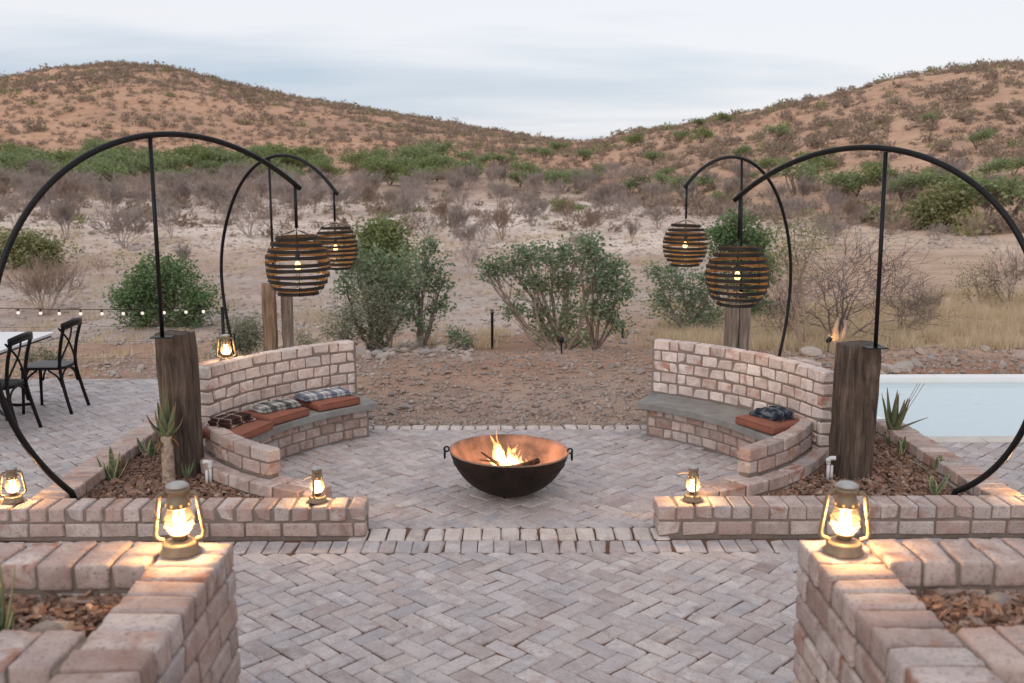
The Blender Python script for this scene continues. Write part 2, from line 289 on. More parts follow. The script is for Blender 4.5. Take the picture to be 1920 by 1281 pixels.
# ------------------------------------------------------------------ mesh + object helpers
COL = scene.collection; WL = {}
class MB:
    def __init__(s): s.v = []; s.f = []; s.mi = []; s.c = []; s.sm = False
    def add(s, v, f, mi=0, col=None):
        o = len(s.v); s.v += [tuple(x) for x in v]; s.f += [tuple(i + o for i in q) for q in f]; s.mi += [mi] * len(f)
        s.c += (col if col is not None else [0.0] * len(v)); return s
    def box(s, c, d, rz=0.0, mi=0):
        cx, cy, cz = c; hx, hy, hz = d[0] / 2, d[1] / 2, d[2] / 2; ca, sa = math.cos(rz), math.sin(rz)
        v = [(cx + x * ca - y * sa, cy + x * sa + y * ca, cz + z) for x, y, z in ((-hx, -hy, -hz), (hx, -hy, -hz), (hx, hy, -hz), (-hx, hy, -hz), (-hx, -hy, hz), (hx, -hy, hz), (hx, hy, hz), (-hx, hy, hz))]
        return s.add(v, [(3, 2, 1, 0), (4, 5, 6, 7), (0, 1, 5, 4), (1, 2, 6, 5), (2, 3, 7, 6), (3, 0, 4, 7)], mi)
    def tube(s, pts, r, n=8, cap=True, mi=0):
        pts = [Vector(p) for p in pts]; k = len(pts); rs = r if hasattr(r, '__len__') else [r] * k
        t0 = (pts[1] - pts[0]).normalized(); u = t0.orthogonal().normalized(); V = []; F = []
        for i, p in enumerate(pts):
            t = (pts[min(i + 1, k - 1)] - pts[max(i - 1, 0)])
            if t.length < 1e-9: t = t0.copy()
            t.normalize(); u = (u - t * u.dot(t))
            u = u.normalized() if u.length > 1e-6 else t.orthogonal().normalized()
            w_ = t.cross(u)
            for j in range(n):
                a = 2 * PI * j / n; V.append(p + (u * math.cos(a) + w_ * math.sin(a)) * rs[i])
        for i in range(k - 1):
            for j in range(n):
                F.append((i * n + j, i * n + (j + 1) % n, (i + 1) * n + (j + 1) % n, (i + 1) * n + j))
        if cap: F.append(tuple(range(n - 1, -1, -1))); F.append(tuple((k - 1) * n + j for j in range(n)))
        return s.add(V, F, mi)
    def lathe(s, prof, n=24, c=(0, 0, 0), mi=0, cap=True):
        V = []; F = []; k = len(prof)
        for r, z in prof:
            for j in range(n): a = 2 * PI * j / n; V.append((c[0] + r * math.cos(a), c[1] + r * math.sin(a), c[2] + z))
        for i in range(k - 1):
            for j in range(n): F.append((i * n + j, i * n + (j + 1) % n, (i + 1) * n + (j + 1) % n, (i + 1) * n + j))
        if cap:
            if prof[0][0] > 1e-4: F.append(tuple(range(n - 1, -1, -1)))
            if prof[-1][0] > 1e-4: F.append(tuple((k - 1) * n + j for j in range(n)))
        return s.add(V, F, mi)
    def torus(s, c, R_, r, axis='z', n=24, m=8, mi=0):
        V = []; F = []
        for i in range(n):
            a = 2 * PI * i / n
            for j in range(m):
                b = 2 * PI * j / m; x = (R_ + r * math.cos(b)) * math.cos(a); y = (R_ + r * math.cos(b)) * math.sin(a); z = r * math.sin(b)
                p = {'z': (x, y, z), 'x': (z, x, y), 'y': (x, z, y)}[axis]; V.append((p[0] + c[0], p[1] + c[1], p[2] + c[2]))
        for i in range(n):
            for j in range(m): F.append((i * m + j, ((i + 1) % n) * m + j, ((i + 1) % n) * m + (j + 1) % m, i * m + (j + 1) % m))
        return s.add(V, F, mi)
    def mesh(s, name, mats, smooth=False, col=False):
        me = bpy.data.meshes.new(name); me.from_pydata(s.v, [], s.f)
        for m in (mats if isinstance(mats, (list, tuple)) else [mats]): me.materials.append(MATS[m])
        if any(s.mi): me.polygons.foreach_set('material_index', s.mi)
        if smooth: me.polygons.foreach_set('use_smooth', [True] * len(me.polygons))
        if col:
            ca = me.color_attributes.new('Col', 'FLOAT_COLOR', 'POINT'); ca.data.foreach_set('color', np.repeat(np.array(s.c, dtype=np.float32), 4))
        me.update(); return me
def npmesh(name, V, F, mat, col=None, smooth=False):
    V = np.asarray(V, dtype=np.float32); F = np.asarray(F, dtype=np.int32); me = bpy.data.meshes.new(name); k = F.shape[1]
    me.vertices.add(len(V)); me.vertices.foreach_set('co', V.ravel()); me.loops.add(F.size); me.loops.foreach_set('vertex_index', F.ravel())
    me.polygons.add(len(F)); me.polygons.foreach_set('loop_start', np.arange(0, F.size, k, dtype=np.int32))
    if smooth: me.polygons.foreach_set('use_smooth', np.ones(len(F), dtype=bool))
    me.materials.append(MATS[mat])
    if col is not None:
        ca = me.color_attributes.new('Col', 'FLOAT_COLOR', 'POINT'); ca.data.foreach_set('color', np.asarray(col, dtype=np.float32).ravel())
    me.update(); me.validate(); return me
def ob(name, data, parent=None, loc=(0, 0, 0), rot=(0, 0, 0), scale=None):
    """loc is in world space for children of unrotated parents"""
    o = bpy.data.objects.new(name, data); COL.objects.link(o); L = Vector(loc)
    if parent is not None:
        o.parent = parent; o.location = L - WL.get(parent.name, Vector((0, 0, 0)))
    else: o.location = L
    WL[o.name] = L; o.rotation_euler = rot
    if scale is not None: o.scale = scale if hasattr(scale, '__len__') else (scale,) * 3
    return o
def lob(name, data, parent, loc=(0, 0, 0), rot=(0, 0, 0)):      # local placement
    o = bpy.data.objects.new(name, data); COL.objects.link(o); o.parent = parent; o.location = loc; o.rotation_euler = rot; return o
def tag(o, label, cat, group=None):
    o['label'] = label; o['category'] = cat
    if group: o['group'] = group
    return o
def thing(name, label, cat, loc=(0, 0, 0), rz=0.0, group=None): return tag(ob(name, None, None, loc, (0, 0, rz)), label, cat, group)
def struct(o): o['kind'] = 'structure'; return o
def stuff(o): o['kind'] = 'stuff'; return o
def copy_tree(o, parent=None):
    c = o.copy(); COL.objects.link(c); c.parent = parent
    for ch in o.children: copy_tree(ch, c)
    return c

def brick_data(L, W, H, rng, b=0.006, jit=0.0034):
    hx, hy, hz = L / 2, W / 2, H / 2; V = []; ix = {}
    for sx in (-1, 1):
        for sy in (-1, 1):
            for sz in (-1, 1):
                q = b * rng.uniform(0.6, 1.9) * (2.3 if rng.random() < 0.14 else 1)
                j = [rng.uniform(-jit, jit) for _ in range(3)]
                for ax, p in enumerate(((hx, hy - q, hz - q), (hx - q, hy, hz - q), (hx - q, hy - q, hz))):
                    ix[(sx, sy, sz, ax)] = len(V); V.append((sx * p[0] + j[0], sy * p[1] + j[1], sz * p[2] + j[2] * 0.6))
    g = lambda *k: ix[k]; F = []
    for s in (-1, 1):
        F.append([g(s, -1, -1, 0), g(s, 1, -1, 0), g(s, 1, 1, 0), g(s, -1, 1, 0)][::s])
        F.append([g(-1, s, -1, 1), g(1, s, -1, 1), g(1, s, 1, 1), g(-1, s, 1, 1)][::-s])
        F.append([g(-1, -1, s, 2), g(1, -1, s, 2), g(1, 1, s, 2), g(-1, 1, s, 2)][::s])
    for a in (-1, 1):
        for c in (-1, 1):
            F.append([g(a, c, -1, 0), g(a, c, 1, 0), g(a, c, 1, 1), g(a, c, -1, 1)][::-a * c])
            F.append([g(a, -1, c, 0), g(a, 1, c, 0), g(a, 1, c, 2), g(a, -1, c, 2)][::a * c])
            F.append([g(-1, a, c, 1), g(1, a, c, 1), g(1, a, c, 2), g(-1, a, c, 2)][::-a * c])
    for sx in (-1, 1):
        for sy in (-1, 1):
            for sz in (-1, 1): F.append([g(sx, sy, sz, 0), g(sx, sy, sz, 1), g(sx, sy, sz, 2)][::sx * sy * sz])
    return V, F
BV = {}; FINE = False
from mathutils import noise as mnoise
def rough_brick(me, seed):
    rg = random.Random(seed); bm = bmesh.new(); bm.from_mesh(me); bmesh.ops.subdivide_edges(bm, edges=[e for e in bm.edges if e.calc_length() > .03], cuts=5, use_grid_fill=True)
    lim = [max(abs(v.co[i]) for v in bm.verts) for i in range(3)]; off = Vector((seed * 3.1, seed * 1.7, 0))
    chips = [Vector((rg.choice((-1, 1)) * lim[0] * rg.random(), rg.choice((-1, 1)) * lim[1], rg.choice((-1, 1)) * lim[2])) for _ in range(3)] + [Vector((rg.choice((-1, 1)) * lim[0], rg.choice((-1, 1)) * lim[1] * rg.random(), lim[2])) for _ in range(3)]
    for v in bm.verts:
        n = mnoise.noise((v.co + off) * 22) * .0022 + mnoise.noise((v.co + off) * 70) * .0012
        for c in chips:
            d = (v.co - c).length
            if d < .022: n -= .006 * (1 - d / .022)
        v.co += v.co.normalized() * n + Vector((0, 0, n * .5 if v.co.z > 0 else 0))
    bm.to_mesh(me); bm.free(); me.polygons.foreach_set('use_smooth', [True] * len(me.polygons))
def brick_mesh(L, W, H, mat='wall_brick', b=0.006):
    k = (round(L, 3), round(W, 3), round(H, 3), mat, FINE)
    if k not in BV:
        BV[k] = []
        for i in range(8):
            mb = MB(); mb.add(*brick_data(L, W, H, random, b * (.7 if FINE else 1))); BV[k].append(mb.mesh('brick', mat))
            if FINE: rough_brick(BV[k][-1], i + len(BV))
    return random.choice(BV[k])
def brick(parent, x, y, z, rz, L=0.222, W=0.108, H=0.09, mat='wall_brick', b=0.006):
    j = 0.0025
    return ob('brick', brick_mesh(L, W, H, mat, b), parent, (x + random.uniform(-j, j), y + random.uniform(-j, j), z + random.uniform(-j, j) * 0.6),
              (random.uniform(-.008, .008), random.uniform(-.008, .008), rz + random.uniform(-.016, .016) + (PI if random.random() < .5 else 0)))

# ------------------------------------------------------------------ terrain
SKY_L = [(-3000, 190), (-1200, 200), (-500, 190), (-150, 168), (0, 156), (60, 146), (120, 134), (200, 123), (260, 120), (330, 128), (400, 146), (480, 165), (560, 182), (640, 196), (720, 211), (800, 225), (880, 241), (960, 254), (1040, 267), (1090, 268),
         (1130, 262), (1180, 251), (1260, 238), (1340, 222), (1400, 209), (1480, 192), (1560, 174), (1640, 155), (1720, 140), (1780, 131), (1850, 126), (1920, 128), (2100, 140), (2500, 165), (4000, 190)]
def n2(x, y):
    return (np.sin(x * 1.0 + 1.3 * np.sin(y * 0.7 + 1.1)) * np.cos(y * 1.1 + 1.7 * np.sin(x * 0.6 + 0.4)) + 0.5 * np.sin(x * 2.3 + y * 1.9 + 2.0 * np.sin(y * 1.3)) + 0.3 * np.sin(x * 4.7 - y * 3.9 + np.sin(x * 2.1)))
def elev(px, py):
    X = (px - 960) / FPX; Yy = (640.5 - py) / FPX
    a = np.cos(PITCH) + Yy * np.sin(PITCH); return (-np.sin(PITCH) + Yy * np.cos(PITCH)) / np.sqrt(X * X + a * a)
BD = [0, 9, 11.5, 13, 15, 19, 25, 35, 45, 60, 80, 120, 160, 200, 260, 5000]
BZ = [-.05, -.05, -.06, -.16, -.42, -.90, -1.3, -1.4, -1.2, -.7, -.5, .1, 2.2, 5.2, 8, 8]
def height(x, y):
    x = np.asarray(x, float); y = np.asarray(y, float); d = np.hypot(x, y) + 1e-6
    az = np.clip(np.arctan2(x, y) - YAW, -1.05, 1.05); px = 960 + FPX * np.tan(az)
    base = np.interp(d, BD, BZ)
    base = base + np.clip((x - 4) / 10, 0, 1) * np.interp(d, [9, 12, 16, 24, 40, 60], [0, .12, .38, .55, .4, 0])
    ds = np.interp(px, [-3000, 900, 1050, 1200, 1400, 1700, 2200], [200, 200, 170, 105, 80, 66, 62])
    dc = np.interp(px, [-3000, 900, 1050, 1150, 1300, 1600, 4000], [480, 480, 430, 380, 300, 275, 275])
    yc = np.interp(px, [p for p, _ in SKY_L], [q for _, q in SKY_L])
    zs = np.interp(ds, BD, BZ); zc = CAMH + dc * elev(px, yc)
    s = np.clip((d - ds) / (dc - ds), 0, 1); z = zs + (zc - zs) * (0.6 * s + 0.4 * np.sin(s * PI / 2))
    hill = np.where(d > dc, np.maximum(zc - (d - dc) * 0.13, 4.0), z)
    z = np.where(d > ds, hill, base)
    rough = np.clip((d - ds) / 120, 0, 1) * np.clip((dc + 60 - d) / 120, 0.15, 1)
    z = z + rough * (0.8 * n2(x * .045, y * .045) + 0.35 * n2(x * .13 + 3, y * .13))
    far = np.clip((d - 12) / 12, 0, 1) * np.clip((230 - d) / 60, 0, 1); z = z + far * 0.12 * n2(x * .22, y * .22)
    bank = np.clip((y - 9.35) / 0.8, 0, 1) * np.where((x < -2.6) | (x > 3.2), np.clip((y - 11.7) / .5, 0, 1), 1.0) * np.clip((30 - d) / 8, 0, 1)
    z = z + bank * (0.035 * n2(x * 2.1, y * 2.1) + 0.018 * n2(x * 6.3, y * 6.3) + .02)
    z = np.where((x > 3.55) & (x < 9.4) & (y > 8.55) & (y < 11.42), -1.0, z)
    return z
def hit(px, py, d0=8.0, d1=700.0):
    d = ray(px, py); hl = math.hypot(d[0], d[1]); t = np.geomspace(d0, d1, 3000) / hl
    zz = CAMH + d[2] * t - height(d[0] * t, d[1] * t); k = np.argmax(zz < 0)
    if zz[k] >= 0: k = len(t) - 1
    return Vector((d[0] * t[k], d[1] * t[k], float(height(d[0] * t[k], d[1] * t[k]))))
def vnoise(x, y, s, seed=0):
    return n2(x / s + seed * 1.7, y / s - seed * 2.3) / 1.8
def make_ground():
    azs = np.radians(np.concatenate([np.linspace(-180, -44, 60, endpoint=False), np.linspace(-44, 44, 420, endpoint=False), np.linspace(44, 180, 60, endpoint=False)]))
    ds = np.concatenate([[0.3, 2, 4, 6, 7.5], np.arange(8.4, 22, 0.2), np.geomspace(22, 540, 150), np.geomspace(570, 6000, 18)])
    A, D = np.meshgrid(azs, ds, indexing='ij'); X = D * np.sin(A); Y = D * np.cos(A); Z = height(X, Y)
    na, nd = A.shape; V = np.stack([X, Y, Z], -1).reshape(-1, 3); idx = np.arange(na * nd).reshape(na, nd)
    a = idx; b = np.roll(idx, -1, 0); F = np.stack([a[:, :-1], a[:, 1:], b[:, 1:], b[:, :-1]], -1).reshape(-1, 4)
    x, y, d = X.ravel(), Y.ravel(), D.ravel(); az = np.clip(np.arctan2(x, y) - YAW, -1.05, 1.05); px = 960 + FPX * np.tan(az)
    C = lambda *c: np.array(c)[None, :]
    col = np.repeat(C(.44, .335, .275), len(x), 0)
    def blend(col, c, k): k = np.clip(k, 0, 1)[:, None]; return col * (1 - k) + c * k
    nn = vnoise(x, y, 2.2, 1); n5 = vnoise(x, y, 7, 2); n30 = vnoise(x, y, 32, 3)
    col = blend(col, C(.46, .285, .20), (nn + .15) * 1.2 * np.clip((d - 9) / 4, 0, 1))           # red earth patches
    col = blend(col, C(.50, .34, .25), np.clip((d - 14) / 4, 0, 1))
    col = blend(col, C(.44, .255, .17), np.clip((x - 2.5) / 1.5, 0, 1) * np.clip((d - 11) / 2, 0, 1) * np.clip((18 - d) / 3, 0, 1) * (.8 + .3 * nn))
    river = np.clip((d - 21 + 3 * n5) / 4, 0, 1) * np.clip((46 - d + 4 * n5) / 6, 0, 1) * np.clip((1500 - px) / 200, 0, 1)
    col = blend(col, C(.60, .53, .485), river * (.75 + .5 * nn))
    plain = np.clip((d - 42) / 8, 0, 1); col = blend(col, C(.86, .76, .675), plain * (.8 + .4 * n5))
    right = np.clip((px - 1380) / 200, 0, 1) * np.clip((d - 15) / 6, 0, 1); col = blend(col, C(.62, .475, .36), right * .8)
    belt = np.clip((d - 95) / 40, 0, 1); col = blend(col, C(.50, .355, .275), belt * .9)
    ds_ = np.interp(px, [-3000, 900, 1050, 1200, 1400, 1700, 2200], [200, 200, 170, 105, 80, 66, 62])
    hillk = np.clip((d - ds_ * .85) / 25, 0, 1); col = blend(col, C(.64, .405, .275), hillk)
    col = blend(col, C(.61, .42, .30), hillk * np.clip((px - 1050) / 150, 0, 1) * .65)
    col = blend(col, C(.42, .285, .205), hillk * np.clip(n30 * .9 + .1, 0, .6))
    col = np.concatenate([col, np.ones((len(x), 1))], 1)
    o = struct(ob('ground', npmesh('ground', V, F, 'dry_earth', col, True)))
make_ground()

# ------------------------------------------------------------------ paving
AX = 0.055; CY = 7.0
def clip_poly(poly, lines):
    for (nx, ny, c) in lines:                       # keep nx*x+ny*y<=c
        out_ = []
        for i in range(len(poly)):
            p, q = poly[i], poly[(i + 1) % len(poly)]; a = nx * p[0] + ny * p[1] - c; b = nx * q[0] + ny * q[1] - c
            if a <= 0: out_.append(p)
            if (a < 0) != (b < 0) and a != b: t = a / (a - b); out_.append((p[0] + t * (q[0] - p[0]), p[1] + t * (q[1] - p[1])))
        poly = out_
        if len(poly) < 3: return []
    return poly
def parea(p): return abs(sum(p[i][0] * p[(i + 1) % len(p)][1] - p[(i + 1) % len(p)][0] * p[i][1] for i in range(len(p)))) / 2
def prism(mb, poly, z0, z1, b=0.004):
    n = len(poly); cx = sum(p[0] for p in poly) / n; cy = sum(p[1] for p in poly) / n
    if sum(poly[i][0] * poly[(i + 1) % n][1] - poly[(i + 1) % n][0] * poly[i][1] for i in range(n)) < 0: poly = poly[::-1]
    ins = [(p[0] + (cx - p[0]) * min(.3, b / max(1e-3, math.hypot(p[0] - cx, p[1] - cy))), p[1] + (cy - p[1]) * min(.3, b / max(1e-3, math.hypot(p[0] - cx, p[1] - cy)))) for p in poly]
    V = [(p[0], p[1], z0) for p in poly] + [(p[0], p[1], z1 - b) for p in poly] + [(p[0], p[1], z1) for p in ins]
    F = [tuple(range(2 * n, 3 * n))] + [(i, (i + 1) % n, n + (i + 1) % n, n + i) for i in range(n)] + [(n + i, n + (i + 1) % n, 2 * n + (i + 1) % n, 2 * n + i) for i in range(n)]
    mb.add(V, F)
PL, PW, JT = 0.2065, 0.1010, 0.0055
def paving(name, x0, x1, y0, y1, bed, visible, extra=None, rot=0.0):
    root = struct(ob(name, None, None, ((x0 + x1) / 2, (y0 + y1) / 2, 0)))
    mb = MB(); o_ = ((x0 + x1) / 2, (y0 + y1) / 2)
    mb.box((0, 0, -0.027), (x1 - x0 + bed[0], y1 - y0 + bed[1], 0.034)); ob('sand_bed', mb.mesh('sand_bed', 'joint_sand'), root, (o_[0], o_[1], 0))
    u = PW + JT; items = []; ca, sa = math.cos(rot - PI / 4), math.sin(rot - PI / 4); lines = [(-1, 0, -x0), (1, 0, x1), (0, -1, -y0), (0, 1, y1)]
    n = int(math.hypot(x1 - x0, y1 - y0) / u) + 6
    for i in range(-n, n):
        for j in range(-n, n):
            k = (i - j) % 4
            if k == 0: a, b, L, W = i * u, j * u, 2 * u, u          # horizontal brick covers (i,j),(i+1,j)
            elif k == 2: a, b, L, W = i * u, (j - 1) * u, u, 2 * u  # vertical brick covers (i,j),(i,j-1)
            else: continue
            cx, cy = a + L / 2, b + W / 2; wx = o_[0] + cx * ca - cy * sa; wy = o_[1] + cx * sa + cy * ca
            if not (x0 - .2 < wx < x1 + .2 and y0 - .2 < wy < y1 + .2) or not visible(wx, wy): continue
            items.append((wx, wy, rot - PI / 4 + (0 if L > W else PI / 2)))
    full = []; mbs = MB(); parts = []
    for wx, wy, rz in items:
        ca2, sa2 = math.cos(rz), math.sin(rz); rect = [(wx + a * ca2 - b * sa2, wy + a * sa2 + b * ca2) for a, b in ((-PL / 2, -PW / 2), (PL / 2, -PW / 2), (PL / 2, PW / 2), (-PL / 2, PW / 2))]
        pc = clip_poly(rect, lines)
        if not pc or parea(pc) < 0.0012: continue
        whole = parea(pc) > 0.999 * PL * PW
        parts.append((math.hypot(wx, wy), wx, wy, rz, pc, whole))
    parts.sort(key=lambda q: q[0])
    for i, (d, wx, wy, rz, pc, whole) in enumerate(parts):
        dz = random.gauss(0, .0018)
        if i < 300:
            if whole:
                brick(root, wx, wy, -0.03 + dz, rz + random.uniform(-.006, .006), PL, PW, 0.06, 'paver_brick', .0045)
            else:
                m = MB(); prism(m, [(p[0] - wx, p[1] - wy) for p in pc], -.03, .03); ob('brick', m.mesh('brick', 'paver_brick'), root, (wx, wy, -.03 + dz))
        else:
            if whole:
                V, F = brick_data(PL, PW, .06, random, .0045); a = rz + random.uniform(-.012, .012); c_, s_ = math.cos(a), math.sin(a); tx, ty = random.gauss(0, .012), random.gauss(0, .012)
                mbs.add([(wx - o_[0] + x * c_ - y * s_, wy - o_[1] + x * s_ + y * c_, z - .03 + dz + tx * x + ty * y) for x, y, z in V], F)
            else: prism(mbs, [(p[0] - o_[0], p[1] - o_[1]) for p in pc], -.06, dz)
    if mbs.v: stuff(ob('herringbone_bricks', mbs.mesh('herringbone_bricks', 'paver_brick'), root, (o_[0], o_[1], 0)))
    return root
def soldier_row(root, x0, x1, y0, y1, pitch, mat, z=0.0, gap=.010):
    n = int((x1 - x0) / pitch); st = (x1 - x0) / n
    for i in range(n): brick(root, x0 + (i + .5) * st, (y0 + y1) / 2, -.03 + z + random.gauss(0, .002), PI / 2, (y1 - y0) - gap, st - gap, .06, mat, .006)
fwx = 0.995
path = paving('entrance_path', -3.4, 3.5, 1.6, 5.884, (0.4, 0.5), lambda x, y: y > 3.6 and (abs(x - AX) < 0.42 * y or y > 4.3))
soldier_row(path, -3.35, 3.45, 5.888, 6.098, .1015, 'paver_brick', 0, .006)
def patio_vis(x, y):
    dx_ = x - AX; rr = math.hypot(dx_, y - CY)
    if y > 8.2: return abs(dx_) < 1.75
    if abs(dx_) < 1.0 or (y < 6.55 and abs(dx_) < 1.35): return True
    sx = -1 if dx_ < 0 else 1; wr = math.hypot(x - (AX + sx * .415), y - 8.58)
    return rr < 2.22 and wr < 2.22
patio = paving('fire_circle_paving', -2.3, 2.4, 6.326, 8.955, (0.0, 0.2), patio_vis)
soldier_row(patio, -0.93 + AX - .12, 0.93 + AX + .12, 6.102, 6.322, .118, 'edging_brick', .004, .010)
soldier_row(patio, -1.55, 1.65, 8.96, 9.10, .118, 'edging_brick', .004, .012)
terr = paving('terrace_paving', -7.2, -3.06, 5.6, 11.35, (0.0, 0.0), lambda x, y: x > -0.56 * y - .1 and not (x > -3.2 and y < 9.2))
deckp = paving('pool_deck_paving', 3.46, 6.2, 6.2, 8.46, (0.3, 0.0), lambda x, y: x < 0.60 * y)

# ------------------------------------------------------------------ pool
pw = MB(); pw.box((0, 0, -0.455), (5.6, 2.62, 0.8)); struct(ob('pool_water', pw.mesh('pool_water', 'pool_water'), None, (6.45, 9.98, 0)))
pool = thing('pool_surround', 'white rendered pool edge with pale tile coping around the pale blue water', 'pool edge', (6.45, 9.98, 0))
m = MB(); m.box((0, 1.42, -.41), (6.0, .20, .83)); ob('back_edge', m.mesh('back_edge', 'pool_wall'), pool, (6.45, 9.98, 0))
m = MB(); m.box((-2.865, -.05, -.37), (.12, 2.7, .78)); ob('side_edge', m.mesh('side_edge', 'pool_wall'), pool, (6.45, 9.98, 0))
for i in range(14): brick(pool, 3.72 + i * .372, 8.565, -.028, 0, .365, .195, .06, 'coping', .004)

# ------------------------------------------------------------------ straight walls
def course(root, x0, x1, y, z, axis, pitch, L, W, H=.09, off=0.0, mat='wall_brick', rot=None):
    """bricks whose faces run from x0 to x1 along axis ('x' or 'y'); y is the other coordinate of the centre line"""
    n = max(1, round((x1 - x0) / pitch)); st = (x1 - x0) / n; p = x0 - off * st
    while p < x1 - .02:
        a, b = max(p, x0), min(p + st, x1)
        if b - a > .03:
            c = (a + b) / 2; l = b - a - .015
            if L > W:    # stretcher: long side along axis
                pos = (c, y) if axis == 'x' else (y, c); brick(root, *pos, z, 0 if axis == 'x' else PI / 2, round(l, 2), W, H, mat)
            else:        # header: long side across axis
                pos = (c, y) if axis == 'x' else (y, c); brick(root, *pos, z, PI / 2 if axis == 'x' else 0, W, round(l, 2), H, mat)
        p += st
def mortar(root, boxes, name='mortar'):
    mb = MB(); o_ = WL[root.name]
    for x0, x1, y0, y1, z0, z1 in boxes: mb.box(((x0 + x1) / 2 - o_.x, (y0 + y1) / 2 - o_.y, (z0 + z1) / 2 - o_.z), (x1 - x0, y1 - y0, z1 - z0))
    return ob(name, mb.mesh(name, 'mortar'), root, o_)
YF0, YF1 = 6.14, 6.362
def planter_wall(label, xend, xfar, side_in, side_out, yback, sgn):
    lo, hi = (min(xend, xfar), max(xend, xfar)); root = thing('low_planter_wall', label, 'brick wall', ((lo + hi) / 2, YF0 + .11, 0))
    course(root, lo, hi, YF0 + .054, .055, 'x', .234, .222, .108, off=.35)
    course(root, lo, hi, YF1 - .054, .055, 'x', .234, .222, .108, off=.1)
    course(root, lo, hi, (YF0 + YF1) / 2, .160, 'x', .1205, .1, .222)
    a, b = min(side_in, side_out), max(side_in, side_out)
    inn = side_in - sgn * -.054 if False else (side_in + sgn * .054)
    course(root, YF1 + .012, yback, inn, .055, 'y', .234, .222, .108, off=.2)
    course(root, YF1 + .012, yback, (a + b) / 2, .160, 'y', .1205, .1, .222)
    g = .012
    mortar(root, [(lo + g, hi - g, YF0 + g, YF1 - g, -.05, .193), (a + g, b - g, YF1 - g - .002, yback - g, -.05, .192)])
    return root
lw = planter_wall('low two course brick planter wall between the path and the timber post with the aloe on a bare stem', AX - .93, -4.35, -2.90, -3.122, 9.0, -1)
rw = planter_wall('low two course brick planter wall between the path and the timber post beside the pool', AX + .95, 17, 3.262, 3.484, 8.5, 1)

# ------------------------------------------------------------------ curved walls and benches
def arc_solid(cx, cy, r0, r1, a0, a1, z0, z1, n=24, a1o=None, o_=Vector((0, 0, 0)), chamfer=0.0, a0o=None):
    mb = MB(); V = []; F = []
    a1o = a1 if a1o is None else a1o; a0o = a0 if a0o is None else a0o
    prof = [(r0, z0), (r1, z0), (r1, z1), (r0, z1)] if not chamfer else [(r0, z0), (r1, z0), (r1, z1 - chamfer), (r1 - chamfer, z1), (r0 + chamfer, z1), (r0, z1 - chamfer)]
    k = len(prof)
    for i in range(n + 1):
        for r, z in prof:
            f_ = (r - r0) / (r1 - r0); e = a1 + (a1o - a1) * f_; b_ = a0 + (a0o - a0) * f_; a = b_ + (e - b_) * i / n
            V.append((cx + r * math.cos(a) - o_.x, cy + r * math.sin(a) - o_.y, z - o_.z))
    for i in range(n):
        for j in range(k): F.append((i * k + j, i * k + (j + 1) % k, (i + 1) * k + (j + 1) % k, (i + 1) * k + j))
    F.append(tuple(range(k))); F.append(tuple(n * k + j for j in range(k - 1, -1, -1)))
    mb.add(V, F); me = mb.mesh('arc', 'mortar'); bm = bmesh.new(); bm.from_mesh(me); bmesh.ops.recalc_face_normals(bm, faces=bm.faces); bm.to_mesh(me); bm.free(); return me
def arc_course(root, cx, cy, rc, a0, a1, z, pitch, L, W, H=.088, off=0.0, closers=False, mat='wall_brick'):
    tot = abs(a1 - a0) * rc; sg = 1 if a1 > a0 else -1; n = max(1, round(tot / pitch)); st = tot / n; p = -off * st; segs = []
    if closers:                      # half bricks near the open end, as laid
        segs = ([st * .5, st, st * .55] if closers == 2 else [st, st * .55]); p = sum(segs); q = 0; lst = []
        for s_ in segs: lst.append((q, q + s_)); q += s_
        while q < tot - .03: lst.append((q, min(q + st, tot))); q += st
    else:
        lst = []
        while p < tot - .03: lst.append((max(p, 0), min(p + st, tot))); p += st
    for a, b in lst:
        if b - a < .04: continue
        t = a0 + sg * (a + b) / 2 / rc; l = round(b - a - .016, 3) if False else round(b - a - .015, 2)
        brick(root, cx + rc * math.cos(t), cy + rc * math.sin(t), z, t + PI / 2, l, W, H, mat)
SLAB = .32
